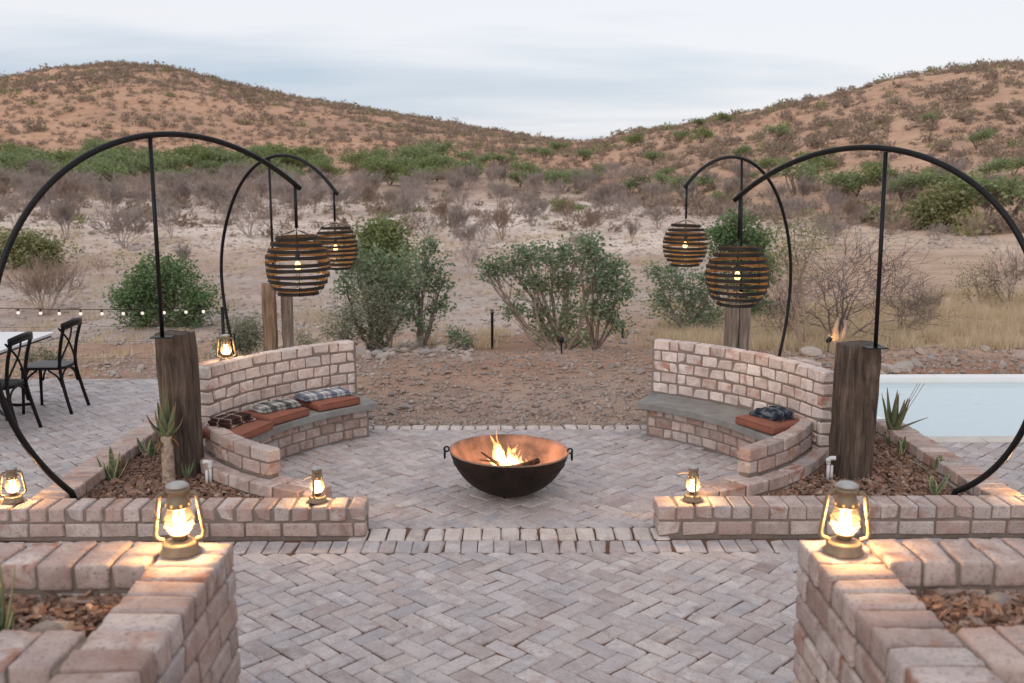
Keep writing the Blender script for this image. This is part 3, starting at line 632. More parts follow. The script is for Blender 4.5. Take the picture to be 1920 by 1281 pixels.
for sgn, txt, cap in ((-1, 'curved brick bench with grey slab seat holding three cushions and plaid blankets', None), (1, 'curved brick bench with grey slab seat holding a single cushion and a slate blanket', None)):
    random.seed(100 + sgn)
    mir = (lambda a: a) if sgn < 0 else (lambda a: PI - a)
    A0, A1, A1o, AW = (mir(R(q)) for q in (126.5, 171.0, 163.0, 163.5 if sgn < 0 else 168.5))
    AB = mir(R(124.6 if sgn < 0 else 123.0))
    o_ = Vector((AX + sgn * 1.9, CY + 1.3, 0)); bench = thing('curved_bench', txt, 'bench', o_)
    base = ob('seat_base', arc_solid(AX, CY, 2.109, 2.46, A0 - sgn * R(.25) * -1, mir(R(170.5)), -.05, .262, 24, mir(R(163.3)), o_), bench, o_)
    for k in range(3):
        arc_course(base, AX, CY, 2.155, A0, mir(R(171)), .012 + .088 * k + .040, .172, .16, .108, .077, closers=(2 if k % 2 else 1))
    back = ob('backrest_wall', arc_solid(AX, CY, 2.481, 2.569, AB - sgn * R(.3) * -1 + (R(.3) if sgn > 0 else 0) * 0, AW - (mir(R(1)) - mir(R(0))) * .45, -.05, .806, 24, None, o_), bench, o_)
    for k in range(5):
        arc_course(back, AX, CY, 2.525, AB, AW, SLAB + .008 + .1005 * k + .045, .172, .16, .108, .087, closers=(2 if k % 2 else 1), mat='pale_wall_brick')
    for k in range(-3, 0): arc_course(back, AX, CY, 2.525, mir(R(162.5)), AW, SLAB + .008 + .1005 * k + .045, .172, .16, .108, .087, off=.5 * (k % 2), mat='pale_wall_brick')
    sl_ = arc_solid(AX, CY, 2.035, 2.478, mir(R(124.6)), A1, .263, SLAB, 24, A1o, o_, .006, AB); sl_.materials.clear(); sl_.materials.append(MATS['slab']); ob('seat_slab', sl_, bench, o_)
    # wing wall (ledge + arm) closing the near side of the bench
    wcx, wcy = AX + sgn * .415, 8.58; mw = (lambda a: a) if sgn < 0 else (lambda a: PI - a)
    o_ = Vector((AX + sgn * 1.9, 7.0, 0)); wing = thing('curved_wing_wall', 'stepped curved brick wing wall ' + ('beside the bench with three cushions' if sgn < 0 else 'beside the bench with the single cushion'), 'brick wall', o_)
    ob('mortar', arc_solid(wcx, wcy, 2.11, 2.321, mw(R(200.5)), mw(R(247)), -.05, .195, 24, None, o_), wing, o_)
    ob('mortar', arc_solid(wcx, wcy, 2.109, 2.191, mw(R(200.5)), mw(R(234.3)), .19, .397, 24, None, o_), wing, o_)
    for k in range(2):
        arc_course(wing, wcx, wcy, 2.276, mw(R(200.5)), mw(R(247.3)), .055 + .105 * k, .234, .222, .108, .09, off=.5 * k)
        arc_course(wing, wcx, wcy, 2.155, mw(R(234.5)), mw(R(247.3)), .055 + .105 * k, .234, .222, .108, .09, off=.3 * k)
        arc_course(wing, wcx, wcy, 2.15, mw(R(234.8)), mw(R(200.5)), .258 + .102 * k, .228, .222, .108, .09, off=.5 * (1 - k))
    # pier behind the backrest
    pa = mir(R(152.5)); px_, py_ = AX + 2.74 * math.cos(pa), CY + 2.74 * math.sin(pa)
    pier = thing('brick_pier', 'square brick pier behind the curved backrest ' + ('carrying a lit lantern' if sgn < 0 else 'with bare top bricks'), 'brick pier', (px_, py_, 0), pa)
    mb = MB(); mb.box((0, 0, .30), (.30, .30, .80)); lob('mortar', mb.mesh('mortar', 'mortar'), pier)
    for k in range(7):
        for q in range(4):
            c = Vector((.057 if k % 2 else -.057, .108, .055 + .1 * k)); c.rotate(Matrix.Rotation(q * PI / 2, 3, 'Z'))
            lob('brick', brick_mesh(.222, .108, .09), pier, c, (0, 0, q * PI / 2))
    for k in range(3): lob('brick', brick_mesh(.324, .102, .03 if False else .06), pier, ((k - 1) * .108, 0, .735), (0, 0, PI / 2))

# ------------------------------------------------------------------ foreground raised planters
ZT = 1.03
def raised(label, sgn):
    random.seed(300 + sgn); xo = AX + sgn * fwx; xi = xo + sgn * .222; root = thing('raised_brick_planter', label, 'brick planter', (xo + sgn * .6, 2.4, 0))
    a, b = min(xo, xi), max(xo, xi); yf = 3.36
    course(root, 1.5, yf, (a + b) / 2, ZT - .045, 'y', .120, .1, .222)                       # header cap, long wall
    fx = (xi, xi + sgn * 1.6); lo, hi = min(fx) + .0, max(fx)
    gap = (.012 if sgn > 0 else 0); gap2 = (-.012 if sgn < 0 else 0)
    for yc_ in (yf - .111, 2.55):
        course(root, lo + gap, hi + gap2, yc_, ZT - .045, 'x', .120, .1, .222)
    for k in range(1, 10):
        z = ZT - .045 - .1025 * k; xf = xo + sgn * .054
        course(root, 1.5, yf, xf, z, 'y', .234, .222, .108, off=.5 * (k % 2))
        if k < 3:
            course(root, lo + gap, hi + gap2, yf - .222 + .054, z, 'x', .234, .222, .108, off=.5 * (k % 2))
            course(root, lo + gap, hi + gap2, 2.55 - .057, z, 'x', .234, .222, .108, off=.5 * (k % 2))
    g = .012
    mortar(root, [(a + g, b - g, 1.5, yf - g, 0, ZT - .016), (lo - .02, hi, yf - .222 + g, yf - g, 0, ZT - .0175), (lo - .02, hi, 2.439 + g, 2.661 - g, 0, ZT - .0175)])
    m_ = MB(); m_.box((0, 0, 0), (1.6, .52, .3)); so_ = struct(ob('planter_soil', m_.mesh('soil', 'soil'), None, ((lo + hi) / 2, 2.9, .745)))
    return root, (lo, hi)
FINE = True
RL = raised('tall brick planter wall with a lit lantern, a snake plant growing in its soil', -1)
RR = raised('tall brick planter wall with a lit lantern, bark and loose stones in its soil', 1)
FINE = False

# ------------------------------------------------------------------ planter soil and bark chips
random.seed(5)
def poly_sheet(name, pts, z, mat):
    bm = bmesh.new(); vs_ = [bm.verts.new((p[0], p[1], z)) for p in pts]; f = bm.faces.new(vs_); bmesh.ops.triangulate(bm, faces=[f]); bmesh.ops.recalc_face_normals(bm, faces=bm.faces)
    if sum(q.normal.z for q in bm.faces) < 0: bmesh.ops.reverse_faces(bm, faces=bm.faces)
    me = bpy.data.meshes.new(name); bm.to_mesh(me); bm.free(); me.materials.append(MATS[mat]); return struct(ob(name, me))
def inpoly(x, y, P):
    c = False; j = len(P) - 1
    for i in range(len(P)):
        if (P[i][1] > y) != (P[j][1] > y) and x < (P[j][0] - P[i][0]) * (y - P[i][1]) / (P[j][1] - P[i][1]) + P[i][0]: c = not c
        j = i
    return c
PLANT = {}
def chip(mb, x, y, z, s, rng, flat=.28):
    L, W, H = s * rng.uniform(.7, 1.5), s * rng.uniform(.45, .9), s * flat * rng.uniform(.5, 1.3)
    M = Matrix.Rotation(rng.uniform(0, 6.28), 3, 'Z') @ Matrix.Rotation(rng.gauss(0, .45), 3, 'X') @ Matrix.Rotation(rng.gauss(0, .45), 3, 'Y'); V = []
    for c in ((-1, -1, -1), (1, -1, -1), (1, 1, -1), (-1, 1, -1), (-1, -1, 1), (1, -1, 1), (1, 1, 1), (-1, 1, 1)):
        v = M @ Vector((c[0] * L * rng.uniform(.5, 1) / 2, c[1] * W * rng.uniform(.5, 1) / 2, c[2] * H / 2 * rng.uniform(.6, 1))); V.append((x + v.x, y + v.y, z + v.z))
    mb.add(V, [(3, 2, 1, 0), (4, 5, 6, 7), (0, 1, 5, 4), (1, 2, 6, 5), (2, 3, 7, 6), (3, 0, 4, 7)])
for sgn in (-1, 1):
    mir = (lambda x: x) if sgn < 0 else (lambda x: 2 * AX - x)
    P = [(-2.915 if sgn < 0 else mir(3.25), 6.35), (-1.45, 6.35)]
    for a in np.linspace(245, 204, 14): P.append((AX - .415 + 2.30 * math.cos(R(a)), 8.58 + 2.30 * math.sin(R(a))))
    for a in np.linspace(162, 130, 8): P.append((AX + 2.56 * math.cos(R(a)), CY + 2.56 * math.sin(R(a))))
    P.append((-2.915 if sgn < 0 else mir(3.25), 9.0 if sgn < 0 else 8.5))
    P = [(mir(x), y) for x, y in P]; PLANT[sgn] = P
    poly_sheet('planter_soil', P, .075, 'soil')
    mb = MB(); n = 0; xs = [p[0] for p in P]; ys = [p[1] for p in P]
    while n < 7500:
        x, y = random.uniform(min(xs), max(xs)), random.uniform(min(ys), min(8.6, max(ys)))
        if inpoly(x, y, P):
            s = random.choice((.014, .018, .022, .028, .036, .05)) * (1.7 if random.random() < .03 else 1); chip(mb, x, y, .080 + random.random() * .028, s, random); n += 1
    o = stuff(ob('bark_mulch', mb.mesh('bark_mulch', 'mulch_chip'))); tag(o, 'reddish bark and stone chips covering the planter bed ' + ('around the aloe with the bare stem' if sgn < 0 else 'beside the pool'), 'mulch')
for (root, (lo, hi)), txt in ((RL, 'loose reddish chips in the tall planter with the snake plant'), (RR, 'loose bark chips in the tall planter without a snake plant')):
    mb = MB()
    for i in range(3200):
        chip(mb, random.uniform(lo + .01, hi - .01), random.uniform(2.67, 3.13), .90 + random.random() * .03, random.choice((.02, .03, .04, .055)), random)
    tag(stuff(ob('bark_mulch', mb.mesh('bark_mulch', 'mulch_chip'))), txt, 'mulch')

# ------------------------------------------------------------------ rocks
def rock_mesh(seed, mat, sub=2, flat=.7):
    rg = random.Random(seed); bm = bmesh.new(); bmesh.ops.create_icosphere(bm, subdivisions=sub, radius=.5)
    planes = [(Vector((rg.gauss(0, 1), rg.gauss(0, 1), rg.gauss(0, 1))).normalized(), rg.uniform(.26, .42)) for _ in range(9)]
    sx, sy = rg.uniform(.8, 1.25), rg.uniform(.6, 1.0)
    for v in bm.verts:
        for n_, d_ in planes:
            e = v.co.dot(n_) - d_
            if e > 0: v.co -= n_ * e
        v.co *= 1 + rg.uniform(-.04, .04); v.co.x *= sx; v.co.y *= sy; v.co.z *= flat
    me = bpy.data.meshes.new('rock'); bm.to_mesh(me); bm.free(); me.materials.append(MATS[mat]); return me
ROCK = [rock_mesh(i, 'bank_stone') for i in range(7)]; PALE = [rock_mesh(20 + i, 'pale_stone') for i in range(7)]
def rock(x, y, s, label, group, meshes=ROCK, z=None, sink=.18):
    zz = float(height(x, y)) if z is None else z
    o = ob('rock', random.choice(meshes), None, (x, y, zz + s * .5 * .62 - s * sink), (random.gauss(0, .2), random.gauss(0, .2), random.uniform(0, 6.28)), (s * random.uniform(.8, 1.2), s * random.uniform(.8, 1.1), s * random.uniform(.7, 1)))
    return tag(o, label, 'rock', group)
def rockpx(px, py, s, label, group, meshes=ROCK):
    p = hit(px, py); return rock(p.x, p.y, s, label, group, meshes)
random.seed(21)
for px, py, s in [(820, 745, .13), (850, 752, .10), (765, 768, .16), (1005, 778, .16), (1040, 785, .14), (1018, 770, .12), (775, 690, .16), (1150, 690, .18), (1125, 690, .13), (990, 688, .12), (900, 683, .12), (1122, 770, .11), (1105, 700, .12), (1180, 745, .12), (940, 792, .12), (955, 720, .1), (880, 730, .09), (1090, 735, .1), (1140, 765, .1), (735, 778, .14), (725, 720, .1), (840, 700, .1), (1060, 690, .1), (1200, 700, .14), (1000, 735, .09)]:
    rockpx(px + random.uniform(-4, 4), py, s * random.uniform(.7, 1.0), 'grey brown stone lying on the bare earth between the two curved benches', 'stones on the earth behind the fire circle')
tag(rock(1.78, 10.3, .62, 'large tan boulder half hidden behind the brick backrest of the bench with one cushion', None, PALE), 'large tan boulder half hidden behind the brick backrest of the bench with one cushion', 'rock')
for i in range(110):
    t = random.random(); px = 668 + 215 * t + random.gauss(0, 8); py = 668 - 10 * math.sin(t * 3.1) + random.gauss(0, 7) - (6 if i % 3 else 0)
    rockpx(px, py, random.choice((.1, .13, .16, .2, .26)) * (1.25 if t < .35 else .8), 'pale stone in the heap below the multi stemmed trees', 'stones heaped along the bank', PALE)
for i in range(95):
    x = random.uniform(3.6, 11.5); y = random.uniform(11.9, 16.3)
    rock(x, y, random.choice((.12, .16, .2, .24, .34)), 'angular reddish stone on the bank behind the pool', 'stones on the bank behind the pool', ROCK if random.random() < .72 else PALE)
for i in range(46):
    x = random.uniform(-8.2, -2.9); y = random.uniform(11.55, 14.2)
    rock(x, y, random.choice((.08, .1, .13, .17)), 'small grey stone on the ground behind the paved terrace', 'stones behind the terrace', PALE if random.random() < .6 else ROCK)
for x, y, s, me in ((1.62, 3.05, .13, ROCK), (1.78, 2.98, .10, PALE), (1.80, 2.80, .09, PALE)): rock(x, y, s, 'loose stone among the bark chips in the tall planter', 'stones in the tall planter', me, .91)
tag(rock(-1.36, 2.85, .15, '', None, PALE, .91), 'pale tan stone in the soil of the tall planter with the snake plant', 'rock')
def gravel(name, label, n, area, smin, smax, mat, seed):
    rg = np.random.default_rng(seed); base = np.array([(1, 0, 0), (-1, 0, 0), (0, 1, 0), (0, -1, 0), (0, 0, 1), (0, 0, -1)], float)
    tri = np.array([(0, 2, 4), (2, 1, 4), (1, 3, 4), (3, 0, 4), (2, 0, 5), (1, 2, 5), (3, 1, 5), (0, 3, 5)])
    xy = area(rg, n); n = len(xy); s = smin * (smax / smin) ** (rg.random(n) ** 2.2)
    v = base[None] * rg.uniform(.55, 1.1, (n, 6, 3)) + rg.normal(0, .18, (n, 6, 3)); a = rg.uniform(0, 6.28, n); c, sn = np.cos(a), np.sin(a)
    x = v[..., 0] * c[:, None] - v[..., 1] * sn[:, None]; y = v[..., 0] * sn[:, None] + v[..., 1] * c[:, None]; z = v[..., 2] * .62
    zz = height(xy[:, 0], xy[:, 1]); P = np.stack([x * s[:, None] + xy[:, 0:1], y * s[:, None] + xy[:, 1:2], z * s[:, None] + zz[:, None] + s[:, None] * .15], -1).reshape(-1, 3)
    F = (tri[None] + (np.arange(n) * 6)[:, None, None]).reshape(-1, 3)
    return tag(stuff(ob(name, npmesh(name, P, F, mat))), label, 'gravel')
gravel('gravel', 'grey brown gravel strewn over the earth behind the fire circle', 30000, lambda g, n: (lambda y: np.stack([g.uniform(-1, 1, n) * (2.2 + (y - 9.2) * .45) + .3, y], 1))(9.15 + 8.5 * g.random(n) ** 1.4), .006, .042, 'bank_stone', 3)
gravel('gravel', 'larger rubble scattered over the earth behind the fire circle', 800, lambda g, n: (lambda y: np.stack([g.uniform(-1, 1, n) * (2.2 + (y - 9.2) * .45) + .3, y], 1))(9.3 + 8.5 * g.random(n) ** 1.2), .025, .085, 'bank_stone', 13)
gravel('gravel', 'pale stones strewn across the stony plain below the hills', 9000, lambda g, n: (lambda y: np.stack([g.uniform(-.62, .5, n) * y, y], 1))(44 + 50 * g.random(n)), .05, .22, 'pale_stone', 16)
gravel('gravel', 'reddish rubble on the bank behind the pool', 7000, lambda g, n: np.stack([g.uniform(2.8, 12, n), 11.55 + 6.0 * g.random(n) ** 1.1], 1), .012, .07, 'bank_stone', 4)
gravel('gravel', 'small pale stones behind the paved terrace', 7000, lambda g, n: np.stack([g.uniform(-10, -1.5, n), 11.45 + 7 * g.random(n) ** 1.2], 1), .01, .055, 'pale_stone', 5)
gravel('gravel', 'pale stones of the dry river bed beyond the green trees', 12000, lambda g, n: (lambda y: np.stack([g.uniform(-.62, .35, n) * y, y], 1))(19 + 30 * g.random(n)), .025, .14, 'pale_stone', 6)

# ------------------------------------------------------------------ fire bowl, wood and fire
random.seed(9)
fb = thing('fire_bowl', 'large round black iron fire bowl with ring handles on the paving', 'fire bowl', (.047, 7.04, 0))
RB = .436; HB = .335; prof = []
for i in range(13):
    a = i / 12 * 1.28; prof.append((max(.0005, RB * (math.sin(a) / math.sin(1.28)) ** .86), .008 + (HB - .008) * (1 - math.cos(a)) / (1 - math.cos(1.28))))
m = MB(); m.lathe(prof, 64, cap=False); o = lob('bowl_shell', m.mesh('bowl_shell', 'bowl_iron', True), fb); o.rotation_euler = (0, R(1.2), 0)
inn = [(r * .985, z + .006) for r, z in prof]
m = MB(); m.lathe(inn + [(RB + .001, HB + .003), (RB + .001, HB - .004)], 64, cap=False); o = lob('bowl_lining', m.mesh('bowl_lining', 'bowl_rust', True), fb); o.rotation_euler = (0, R(1.2), 0)
m = MB(); k = prof[10]; m.torus((0, 0, k[1] + .0), k[0] + .002, .003, 'z', 64, 6); o = lob('weld_seam', m.mesh('weld_seam', 'bowl_iron', True), fb); o.rotation_euler = (0, R(1.2), 0)
for s in (-1, 1):
    m = MB(); zz = HB - .012 - s * .009; m.torus((s * (RB + .014), 0, zz + .012), .018, .0065, 'y', 16, 8); o = lob('handle_lug', m.mesh('handle_lug', 'black_steel', True), fb)
    m = MB(); m.torus((s * (RB + .028), 0, zz - .024), .032, .0065, 'x', 24, 8); lob('ring_handle', m.mesh('ring_handle', 'black_steel', True), o)
for i in range(3):
    a = 2 * PI * i / 3 + .25; m = MB(); m.tube([(.10 * math.cos(a), .10 * math.sin(a), .04), (.115 * math.cos(a), .115 * math.sin(a), 0)], .011, 8); lob('foot', m.mesh('foot', 'black_steel'), fb)
def log(pts, r, label, i):
    m = MB(); m.tube(pts, r, 8); c = Vector((.047, 7.04, .04)); tag(ob('firewood', m.mesh('firewood', 'char_wood', True), None, c), label, 'firewood')
log([(-.20, -.02, .285), (-.11, -.03, .225), (.01, -.04, .175), (.08, -.05, .155)], [.006, .011, .017, .02], 'thin charred branch leaning out of the fire', 0)
log([(-.21, -.05, .235), (-.12, -.05, .225), (-.02, -.07, .17)], [.004, .006, .009], 'short burnt twig lying under the leaning branch', 1)
log([(-.10, -.12, .175), (.05, -.10, .185), (.17, -.06, .205)], [.026, .032, .03], 'thick burning log lying across the fire bowl', 2)
log([(.22, .05, .20), (.11, -.04, .185), (.0, -.13, .165)], [.022, .028, .024], 'charred split log under the flames', 3)
log([(-.02, .13, .12), (.07, .03, .15), (.14, -.10, .12)], [.024, .027, .02], 'blackened log at the back of the fire', 4)
m = MB()
for i in range(46): chip(m, random.gauss(.04, .075), random.gauss(-.03, .06), .10 + random.random() * .05, .032, random, .8)
fire = thing('fire', 'bright yellow flames burning in the black iron bowl', 'fire', (.047, 7.04, .035))
lob('embers', m.mesh('embers', 'ember'), fire)
def tongue(base, tip, w, curl, ph, n=22, flat=.75):
    m = MB(); b, t = Vector(base), Vector(tip); pts = []; rs = []
    for i in range(n):
        s = i / (n - 1); p = b.lerp(t, s); p.x += curl * math.sin(s * 4.2 + ph) * s; p.y += curl * .6 * math.cos(s * 3.7 + ph) * s
        pts.append(p); rs.append(max(.0008, w * (1 - s) ** .85 * (.55 + .6 * math.sin(min(1, s * 2.2 + .25) * PI / 2)) * (1 + .24 * math.sin(s * 13 + ph) + .12 * math.sin(s * 29 + 2 * ph))))
    m.tube(pts, rs, 10)
    c = sum(m.v[i][1] for i in range(len(m.v))) / len(m.v); m.v = [(x, c + (y - c) * flat, z) for x, y, z in m.v]
    lob('flame', m.mesh('flame', 'fire_flame', True), fire)
random.seed(31)
for a in [((-.03, -.02, .15), (-.115, .0, .420), .050, .020, .3), ((-.04, -.03, .15), (-.075, .01, .335), .055, .022, 1.7), ((.01, -.02, .15), (.055, -.01, .345), .042, .026, 2.9), ((-.06, -.03, .14), (-.135, -.01, .325), .030, .018, 4.0), ((-.03, -.05, .14), (-.02, -.05, .29), .066, .014, .9), ((.0, -.03, .15), (-.01, .0, .355), .034, .020, 5.2),
          ((.09, -.03, .15), (.105, -.03, .275), .034, .018, 2.0), ((.13, -.02, .16), (.135, -.02, .245), .024, .012, .2), ((.05, -.06, .14), (.05, -.06, .245), .042, .014, 5.0), ((.03, .03, .15), (.085, .03, .30), .024, .030, 1.1), ((-.09, -.06, .14), (-.16, -.07, .215), .022, .014, 3.0), ((.075, -.01, .15), (.07, .0, .31), .016, .022, 3.4), ((-.10, -.02, .16), (-.16, .0, .275), .016, .016, .7), ((-.02, .0, .2), (-.085, .0, .46), .018, .026, 2.2), ((.16, -.04, .15), (.175, -.04, .21), .016, .010, 1.2)]: tongue(*a)
pl = bpy.data.lights.new('fire_light', 'POINT'); pl.energy = 9.0; pl.color = (1.0, .52, .26); pl.shadow_soft_size = .07
lo_ = bpy.data.objects.new('fire_light', pl); COL.objects.link(lo_); lo_.parent = fire; lo_.location = (.03, -.02, .30)

# ------------------------------------------------------------------ hurricane lanterns
def lantern_parts():
    D = []
    m = MB(); m.lathe([(.055, 0), (.064, .003), (.064, .009), (.058, .013), (.057, .034), (.05, .040), (.022, .046)], 28); D.append(('fuel_tank', m.mesh('fuel_tank', 'lantern_metal', True)))
    m = MB(); m.lathe([(.022, .046), (.024, .058), (.032, .063), (.032, .068), (.02, .070)], 20); D.append(('burner', m.mesh('burner', 'lantern_metal', True)))
    m = MB(); m.lathe([(.028, .068), (.040, .082), (.0455, .102), (.043, .128), (.036, .150), (.034, .156)], 28, cap=False); D.append(('glass_globe', m.mesh('glass_globe', 'lantern_glass', True)))
    m = MB(); m.lathe([(.0015, .072), (.008, .080), (.009, .09), (.004, .108), (.0006, .122)], 12); D.append(('wick_flame', m.mesh('wick_flame', 'lamp_flame', True)))
    m = MB(); m.lathe([(.036, .156), (.040, .160), (.038, .178), (.031, .186), (.031, .206), (.035, .209), (.035, .218), (.028, .222)], 24); D.append(('chimney', m.mesh('chimney', 'lantern_metal', True)))
    m = MB(); m.lathe([(.030, .2225), (.037, .226), (.037, .230), (.024, .238), (.006, .241)], 24); D.append(('cap', m.mesh('cap', 'lantern_cap', True)))
    for k in range(8):
        a = 2 * PI * (k + .5) / 8; m = MB(); m.tube([(.0378 * math.cos(a), .0378 * math.sin(a), .169), (.0402 * math.cos(a), .0402 * math.sin(a), .169)], .0042, 8); D.append(('vent_hole', m.mesh('vent_hole', 'vent_glow')))
    for s in (-1, 1):
        m = MB(); m.tube([(s * .034, 0, .202), (s * .050, 0, .204), (s * .060, 0, .192), (s * .066, 0, .150), (s * .074, 0, .095), (s * .078, 0, .068), (s * .072, 0, .052), (s * .050, 0, .044)], .0075, 10); D.append(('side_tube', m.mesh('side_tube', 'lantern_metal', True)))
    m = MB(); pts = []
    for i in range(13): a = PI * i / 12; pts.append((.071 * math.cos(a), -.02 - .074 * math.sin(a), .182 - .058 * math.sin(a)))
    m.tube(pts, .0018, 6); D.append(('wire_handle', m.mesh('wire_handle', 'lantern_metal', True)))
    m = MB()
    for zz in (.093, .118): m.torus((0, 0, zz), .0475 if zz < .1 else .047, .0014, 'z', 28, 6)
    D.append(('globe_guard', m.mesh('globe_guard', 'lantern_metal', True)))
    return D
LP = lantern_parts()
def lantern(x, y, z, rz, sc, label, energy, bail=None):
    t = thing('hurricane_lantern', label, 'lantern', (x, y, z), rz); t.scale = (sc,) * 3
    for n_, me in LP:
        o = lob(n_, me, t)
        if n_ == 'wire_handle' and bail is not None: o.rotation_euler = (bail, 0, 0); o.location = (0, -.18 * math.sin(-bail) * 0, .182 - (.182 * math.cos(bail)) ); o.location = (0, .182 * math.sin(bail), .182 - .182 * math.cos(bail))
    L = bpy.data.lights.new('lantern_light', 'POINT'); L.energy = energy; L.color = (1.0, .56, .22); L.shadow_soft_size = .022
    o = bpy.data.objects.new('lantern_light', L); COL.objects.link(o); o.parent = t; o.location = (0, 0, .105)
lantern(-1.095, 3.245, ZT + .001, R(8), 1.04, 'lit tan hurricane lantern on the tall planter wall with the snake plant', 23)
lantern(1.165, 3.225, ZT + .001, R(-8), 1.04, 'lit tan hurricane lantern on the tall planter wall with the loose stones', 23)
lantern(-1.203, 6.262, .2075, R(80), .98, 'lit lantern on the end of the low wall near the bench with three cushions', 17, 2.2)
lantern(1.250, 6.262, .2075, R(92), .98, 'lit lantern on the end of the low wall near the bench with one cushion', 17, 2.5)
lantern(-3.19, 6.285, .2075, R(25), .98, 'lit lantern where the low planter walls meet beside the terrace', 17, .3)
lantern(3.535, 6.29, .2075, R(-20), .98, 'lit lantern where the low planter walls meet beside the pool deck', 17, .3)
lantern(-2.315, 8.265, .767, R(15), .98, 'lit lantern standing on the brick pier behind the curved backrest', 9, .3)

# ------------------------------------------------------------------ timber posts
def sleeper(name, label, corners_bot, corners_top, mat, group=None, seed=1, rough=.008):
    rg = random.Random(seed); cb = sum((Vector(c) for c in corners_bot), Vector()) / 4; t = thing(name, label, 'timber post', cb, 0, group); mb = MB(); N = 9; K = 5
    V = []; F = []
    for i in range(N + 1):
        s = i / N; q = [Vector(a).lerp(Vector(b), s) for a, b in zip(corners_bot, corners_top)]
        for e in range(4):
            for j in range(K):
                p = q[e].lerp(q[(e + 1) % 4], j / K); c = (q[0] + q[2]) / 2
                f = .93 if j == 0 else 1.0
                p = c + (p - c) * f; p += Vector((rg.gauss(0, rough * .5), rg.gauss(0, rough * .5), rg.gauss(0, rough * .45) if i == N else 0)); V.append(p - cb)
    n = 4 * K
    for i in range(N):
        for j in range(n): F.append((i * n + j, i * n + (j + 1) % n, (i + 1) * n + (j + 1) % n, (i + 1) * n + j))
    F.append(tuple(N * n + j for j in range(n))); mb.add(V, F); lob('timber', mb.mesh('timber', mat, False), t); return t
def quad(cx, cy, wx, wy, rz, z):
    c, s = math.cos(rz), math.sin(rz); return [(cx + a * c - b * s, cy + a * s + b * c, z) for a, b in ((-wx / 2, -wy / 2), (wx / 2, -wy / 2), (wx / 2, wy / 2), (-wx / 2, wy / 2))]
sleeper('timber_post', 'dark weathered square timber post beside the aloe on a bare stem', quad(-2.375, 7.27, .225, .21, R(-12), .0), quad(-2.405, 7.27, .235, .215, R(-12), 1.17), 'weathered_timber', None, 3)
sleeper('timber_post', 'dark weathered cracked timber post beside the aloe and the pool', quad(2.60, 7.17, .27, .22, R(10), .0), quad(2.625, 7.20, .265, .23, R(10), 1.09), 'weathered_timber', None, 4)
for x, y, wx, h, lab in ((-2.78, 11.85, .15, 1.05, 'brown timber sleeper standing behind the bench with three cushions'), (-2.595, 11.98, .12, .965, 'shorter grey timber sleeper standing behind the bench with three cushions'),
                         (2.77, 11.85, .125, .86, 'grey timber sleeper standing behind the bench with one cushion'), (2.915, 11.90, .14, .84, 'broad grey timber sleeper joined to another behind the bench with one cushion')):
    z0 = float(height(x, y)) - .05; sleeper('timber_post', lab, quad(x, y, wx, .2, R(4), z0), quad(x, y, wx, .2, R(4), h), 'brown_timber' if 'brown' in lab else 'grey_timber', None, int(h * 100))

